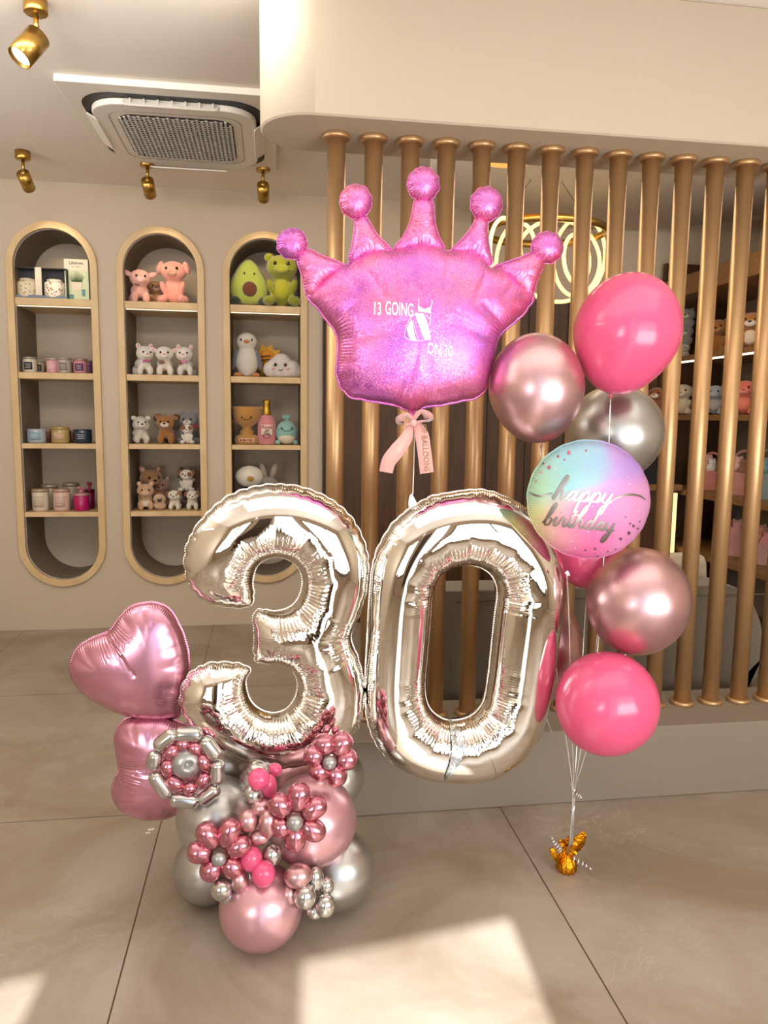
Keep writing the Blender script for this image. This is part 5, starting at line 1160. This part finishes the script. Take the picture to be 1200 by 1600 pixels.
def lifel():
    l = sp(121, 0, .07); k = pxm; w, h = 34*k, 60*k; t = thing('boxed_plant_diffuser', 'tall green box printed with a potted grass plant on the top left shelf', 'product box', l)
    b = MB(); b.box((0, .03, h/2), (w, .06, h)); part('carton', b, mat('pale_green_card', '#c5cfae', .6, noise=.1, nscale=12), t)
    b = MB(); b.box((0, -.001, h*.86), (w*.98, .003, h*.27)); part('header_band', b, mat('cream_card', '#ded2c0', .6), t)
    part('lettering', solid(text_mesh('Lifelines', .027, 0, h*.905, 0, y=-.004, thick=.0003)), mat('dark_print', '#2f3a36', .6), t)
    part('lettering', solid(text_mesh('Plant Diffuser', .010, 0, h*.82, 0, y=-.004)), MATS['dark_print'], t)
    b = MB(); b.prism([(-.028, .25*h), (.028, .25*h), (.033, .45*h), (-.033, .45*h)], lambda p: Vector((p[0], -.004, p[1])), lambda p: Vector((p[0], 0, p[1]))); part('printed_pot', b, mat('pot_print', '#d9cdbd', .6), t)
    b = MB()
    for i in range(17):
        x = -.028+.0035*i; tx = x*1.7; b.prism([(x-.002, .45*h), (x+.002, .45*h), (tx, (.72-.12*abs(i-8)/8)*h)], lambda p: Vector((p[0], -.0035, p[1])), lambda p: Vector((p[0], 0, p[1])))
    part('printed_grass', b, mat('grass_print', '#3f5f35', .6), t)
    b = MB(); b.box((-.035, -.002, .10*h), (.03, .003, .10*h)); b.box((.04, -.002, .2*h), (.02, .003, .16*h)); part('printed_bottles', b, mat('teal_print', '#5d8f90', .6), t)
lifel()
def candle(px, shelf, wpx, hpx, body, label, lid=None, lab=None, dy=.08, glass=None, txt=None, tall=False, lname='candle_jar', topper=None, group=None):
    l = sp(px, shelf, dy); r = wpx/2*pxm; h = hpx*pxm; t = thing(lname, label, 'candle', l, group); m = mat('jar_'+body.lstrip('#'), body, .22, coat=.3)
    b = MB(); b.lathe([(0, 0), (r*.86, 0), (r*.96, h*.06), (r, h*.15), (r, h*.97), (r*.96, h), (r*.88, h), (r*.86, h*.86), (0, h*.86)], n=36); part('jar', b, m, t)
    if lid:
        b = MB(); b.lathe([(0, h), (r*1.03, h), (r*1.03, h*1.12), (r*.98, h*1.16), (0, h*1.16)], n=36); part('lid', b, mat('lid_'+lid.lstrip('#'), lid, .35, .3), t)
    if lab:
        b = MB(); a0 = .62; vs = []
        for i in range(13):
            a = -PI/2-a0+2*a0*i/12
            for z in (h*.22, h*.78): vs.append(((r+.0006)*math.cos(a), (r+.0006)*math.sin(a), z))
        b.add(vs, [(2*i, 2*i+2, 2*i+3, 2*i+1) for i in range(12)]); lb = part('paper_label', solid(b, Vector((0, .0005, 0))), mat('label_'+lab.lstrip('#'), lab, .5), t)
        b = MB(); 
        for k in range(3): b.box((0, -r-.0012, h*(.36+.13*k)), (r*(.8-.2*(k % 2)), .0012, h*.03))
        part('print_lines', b, mat('lines', '#cfc4b4' if lin(lab)[0] < .2 else '#7a6a60', .5), lb)
    if topper:
        b = MB(); b.ell((0, 0, h*1.25), (r*.35, r*.35, h*.2)); 
        for s in (-1, 1): b.ell((r*.3*s, 0, h*1.5), (r*.3, r*.25, h*.12))
        part('topper', b, mat('topper_'+topper.lstrip('#'), topper, .3), t)
    return t
G = 'candles on the shelves of the left niche'
C2 = 1
candle(47, C2, 20, 20, '#d6cbb6', 'cream candle jar with navy label, left end of the second left shelf', '#a39a8c', '#2e3a4c')
candle(62, C2, 15, 17, '#b7a583', 'tan candle jar just right of the navy labelled cream one', '#a39a8c', '#2b2b30', dy=.16)
candle(71, C2, 12, 16, '#a69478', 'brown candle jar behind the tan one on the second left shelf', '#8f8578', '#4b3f36', dy=.24)
candle(82, C2, 17, 19, '#d79aa0', 'pink candle jar with pale label on the second left shelf', '#b9aa98', '#e6b6b8')
candle(101, C2, 20, 20, '#b5a79c', 'grey marbled candle jar in the middle of the second left shelf', '#a99c8e', '#8a7f79')
candle(113, C2, 10, 17, '#8f8078', 'small grey jar between the marbled and purple candle jars', '#8d8074', None, dy=.2)
candle(126, C2, 20, 19, '#c78b96', 'pink candle jar with dark purple label on the second left shelf', '#a38a78', '#5e2a5c')
candle(138, C2, 12, 18, '#7d4a68', 'purple jar at the right end of the second left shelf', '#8d7468', '#6b2f58', dy=.12)
candle(58, 2, 27, 21, '#a9b3ba', 'blue grey candle tin with light blue label, third left shelf', None, '#86abc4')
candle(76, 2, 14, 20, '#7a4038', 'dark red patterned jar behind the blue grey candle', None, '#94564a', dy=.2)
candle(95, 2, 26, 21, '#b39b62', 'golden candle tin in the middle of the third left shelf', '#c0a468', '#cfae8a', dy=.08)
candle(113, 2, 14, 19, '#6b3b1c', 'amber brown jar between the golden and the navy candles', None, None, dy=.18)
candle(130, 2, 26, 21, '#22303f', 'navy blue candle tin at the right of the third left shelf', None, '#33465a')
candle(64, 3, 24, 29, '#d3c6b0', 'cream embossed candle jar with lid, left front of the fourth left shelf', '#b7a68a', '#c5b69e', dy=.07)
candle(79, 3, 24, 32, '#c4b8a2', 'cream candle jar behind the left embossed jar', '#ada088', None, dy=.22)
candle(97, 3, 24, 29, '#d5b3a5', 'blush embossed candle jar with pink lid on the fourth left shelf', '#c2a294', '#c9a99c', dy=.07)
candle(112, 3, 24, 34, '#b3a68f', 'tall beige candle jar behind the blush one', '#a3967f', None, dy=.24)
candle(128, 3, 23, 23, '#b81264', 'magenta glass candle with rose gold rim on the fourth left shelf', '#c8969a', None, dy=.08, topper='#b4707c')
candle(141, 3, 14, 26, '#7d1038', 'dark crimson jar with bear shaped stopper at the right of the fourth left shelf', '#6b1030', None, dy=.18, topper='#8a1640')

# ------------------------------------------------------------------ toys on the far right shelving
def rz_face(x, y): return -.9
SH = [1.832+.0175, 1.443+.0175, .948+.0175, .56+.0175]
def onshelf(px, s, X=2.86):
    q = at(px, 600, Y=4.5)
    for _ in range(30):
        # point on the shelf (X fixed) that projects to column px
        v = Vector((X, q.y, SH[s]))-CAM; yy = 800-F*(v.dot(up)/v.dot(fw)); d = ray(px, yy); t_ = X/d.x; q = CAM+d*t_
    return Vector((X, q.y, SH[s]))
def rp(name, label, px, s, hp, X=2.86, z=0, **k):
    l = onshelf(px, s, X); m_ = mpp(l); l.z += z*m_; return plush(name, label, 'plush toy', l, hp*m_, -.75, **k)
rp('plush_husky', 'grey and white plush husky at the bottom of the stack on the far shelf', 1068, 0, 26, col='#b9ada2', ear='point', muzzle='#ded4c8', nose='black', pose='head')
rp('plush_husky', 'grey and white plush husky in the middle of the stack on the far shelf', 1068, 0, 36, z=19, col='#8d8681', ear='point', muzzle='#ddd3c6', nose='black', pose='head', X=2.865)
rp('plush_husky', 'grey and white plush husky on top of the stack on the far shelf', 1070, 0, 34, z=46, col='#8d8681', ear='point', muzzle='#ddd3c6', nose='black', pose='head', X=2.87)
rp('plush_bear', 'brown plush bear between the poles on the highest far shelf', 1119, 0, 58, col='#9a5f24', ear='round', muzzle='#b0783a', nose='black')
rp('plush_dog', 'black and white plush dog beside the brown bear on the highest far shelf', 1137, 0, 40, col='#c9beb0', ear='floppy', ear_col='#2b2522', muzzle='#ded4c8', nose='black', X=2.98)
rp('plush_bear', 'tan plush bear with cream muzzle and chest, rightmost on the highest far shelf', 1172, 0, 62, col='#b0702c', ear='round', muzzle='#e6d8c4', nose='black', belly='#e6d2b8')
rp('plush_deer', 'red brown plush calf on the short wall shelf behind the top pink balloon', 1024, 1, 46, col='#8a4724', ear='side', muzzle='#dccab6', nose='#a06f5c', X=2.66)
rp('plush_cow', 'cream plush cow sitting on the second far shelf', 1066, 1, 52, col='#cdbb9c', ear='side', ear_col='#8f6b48', muzzle='#dccbb0', nose='#b89078')
rp('plush_elephant', 'grey blue plush elephant on the second far shelf', 1116, 1, 50, col='#8f969c', ear='big', muzzle='#9aa0a5', belly='#a39c92')
rp('plush_bear', 'coral pink plush bear on the second far shelf', 1162, 1, 58, col='#d76a52', ear='round', muzzle='#e0806a', nose='#a8483a', belly='#dd7a64')
def basket(px, s, wpx, hpx, col, label, handle=True, toys=(), X=2.93):
    l = onshelf(px, s, X); k = mpp(l); w = wpx*k; h = hpx*k; t = thing('gift_basket', label, 'basket', l, None, -.9)
    b = MB(); poly = rrect(w/2, w*.36, w*.1, 4); n = len(poly); 
    vs = [(x*.85, y*.85, 0) for x, y in poly]+[(x, y, h) for x, y in poly]+[(x*.93, y*.93, h) for x, y in poly]+[(x*.78, y*.78, .01) for x, y in poly]
    b.add(vs, [(q_*n+i, q_*n+(i+1) % n, (q_+1)*n+(i+1) % n, (q_+1)*n+i) for q_ in range(3) for i in range(n)], 0, False); b.add([(x*.85, y*.85, 0) for x, y in poly], [tuple(reversed(range(n)))], 0, False); b.add([(x*.78, y*.78, .01) for x, y in poly], [tuple(range(n))], 0, False)
    m = mat('basket_'+col.lstrip('#'), col, .85, noise=.2, nscale=70, bump=.003, bscale=180); part('bin', b, m, t)
    if handle:
        b = MB(); b.tube([(w*.44*math.cos(a), 0, h*.8+h*1.1*math.sin(a)) for a in np.linspace(0, PI, 20)], w*.045, 8); part('handle', b, m, t)
    for i, (tx, tz, tr, tcol, tn) in enumerate(toys):
        b = MB(); b.ell((0, 0, 0), (tr*k, tr*k*.8, tr*k*.9)); b.ell((0, -.2*tr*k, tr*k*1.0), (tr*k*.7, tr*k*.6, tr*k*.6))
        for s_ in (-1, 1): b.ell((s_*tr*k*.5, 0, tr*k*1.5), (tr*k*.2, tr*k*.12, tr*k*.24))
        o_ = obj('folded_plush', b, fur(tcol), None, remesh=tr*k*.09); o_.location = (l.x-.02-i*.004, l.y-tx*k, l.z+tz*k); tag(o_, tn, 'plush toy')
    return t
basket(1110, 2, 44, 30, '#c07a6c', 'pink woven gift basket under the grey elephant on the third far shelf', True, ((-4, 38, 10, '#dba79a', 'pink plush peeking from the left gift basket on the third far shelf'), (8, 34, 9, '#d9cfc2', 'cream plush peeking from the left gift basket on the third far shelf')))
basket(1160, 2, 50, 36, '#b98172', 'pink gift basket with tall handle, right of the other on the third far shelf', True, ((-8, 42, 11, '#e0ada0', 'pink plush in the tall handled basket'), (10, 40, 10, '#8a5a3c', 'brown plush in the tall handled basket')))
basket(1196, 2, 44, 40, '#7f8f8c', 'grey green gift basket at the right edge on the third far shelf', True, ((-2, 46, 11, '#7fa79c', 'teal plush in the grey green basket'),))
basket(1148, 3, 52, 34, '#c08c84', 'pink patterned storage bin on the lowest visible far shelf, left', False, ((-10, 40, 12, '#d98a76', 'coral plush in the left lower storage bin'), (10, 38, 12, '#cf9088', 'rose plush in the left lower storage bin'), (0, 62, 9, '#3a2218', 'dark brown plush on top of the left lower bin')))
basket(1194, 3, 50, 34, '#b98e86', 'pink patterned storage bin on the lowest visible far shelf, right', False, ((-6, 40, 13, '#c98a66', 'tan plush in the right lower storage bin'), (10, 36, 10, '#d98a86', 'rose plush in the right lower storage bin')))

b = MB(); b.box((2.57, YB-.14, 1.443), (.26, .26, .035)); tag(obj('wall_shelf', b, M_mwood, org=(2.57, YB-.14, 1.443)), 'short wooden wall shelf left of the tall shelving, partly behind the poles', 'shelf')
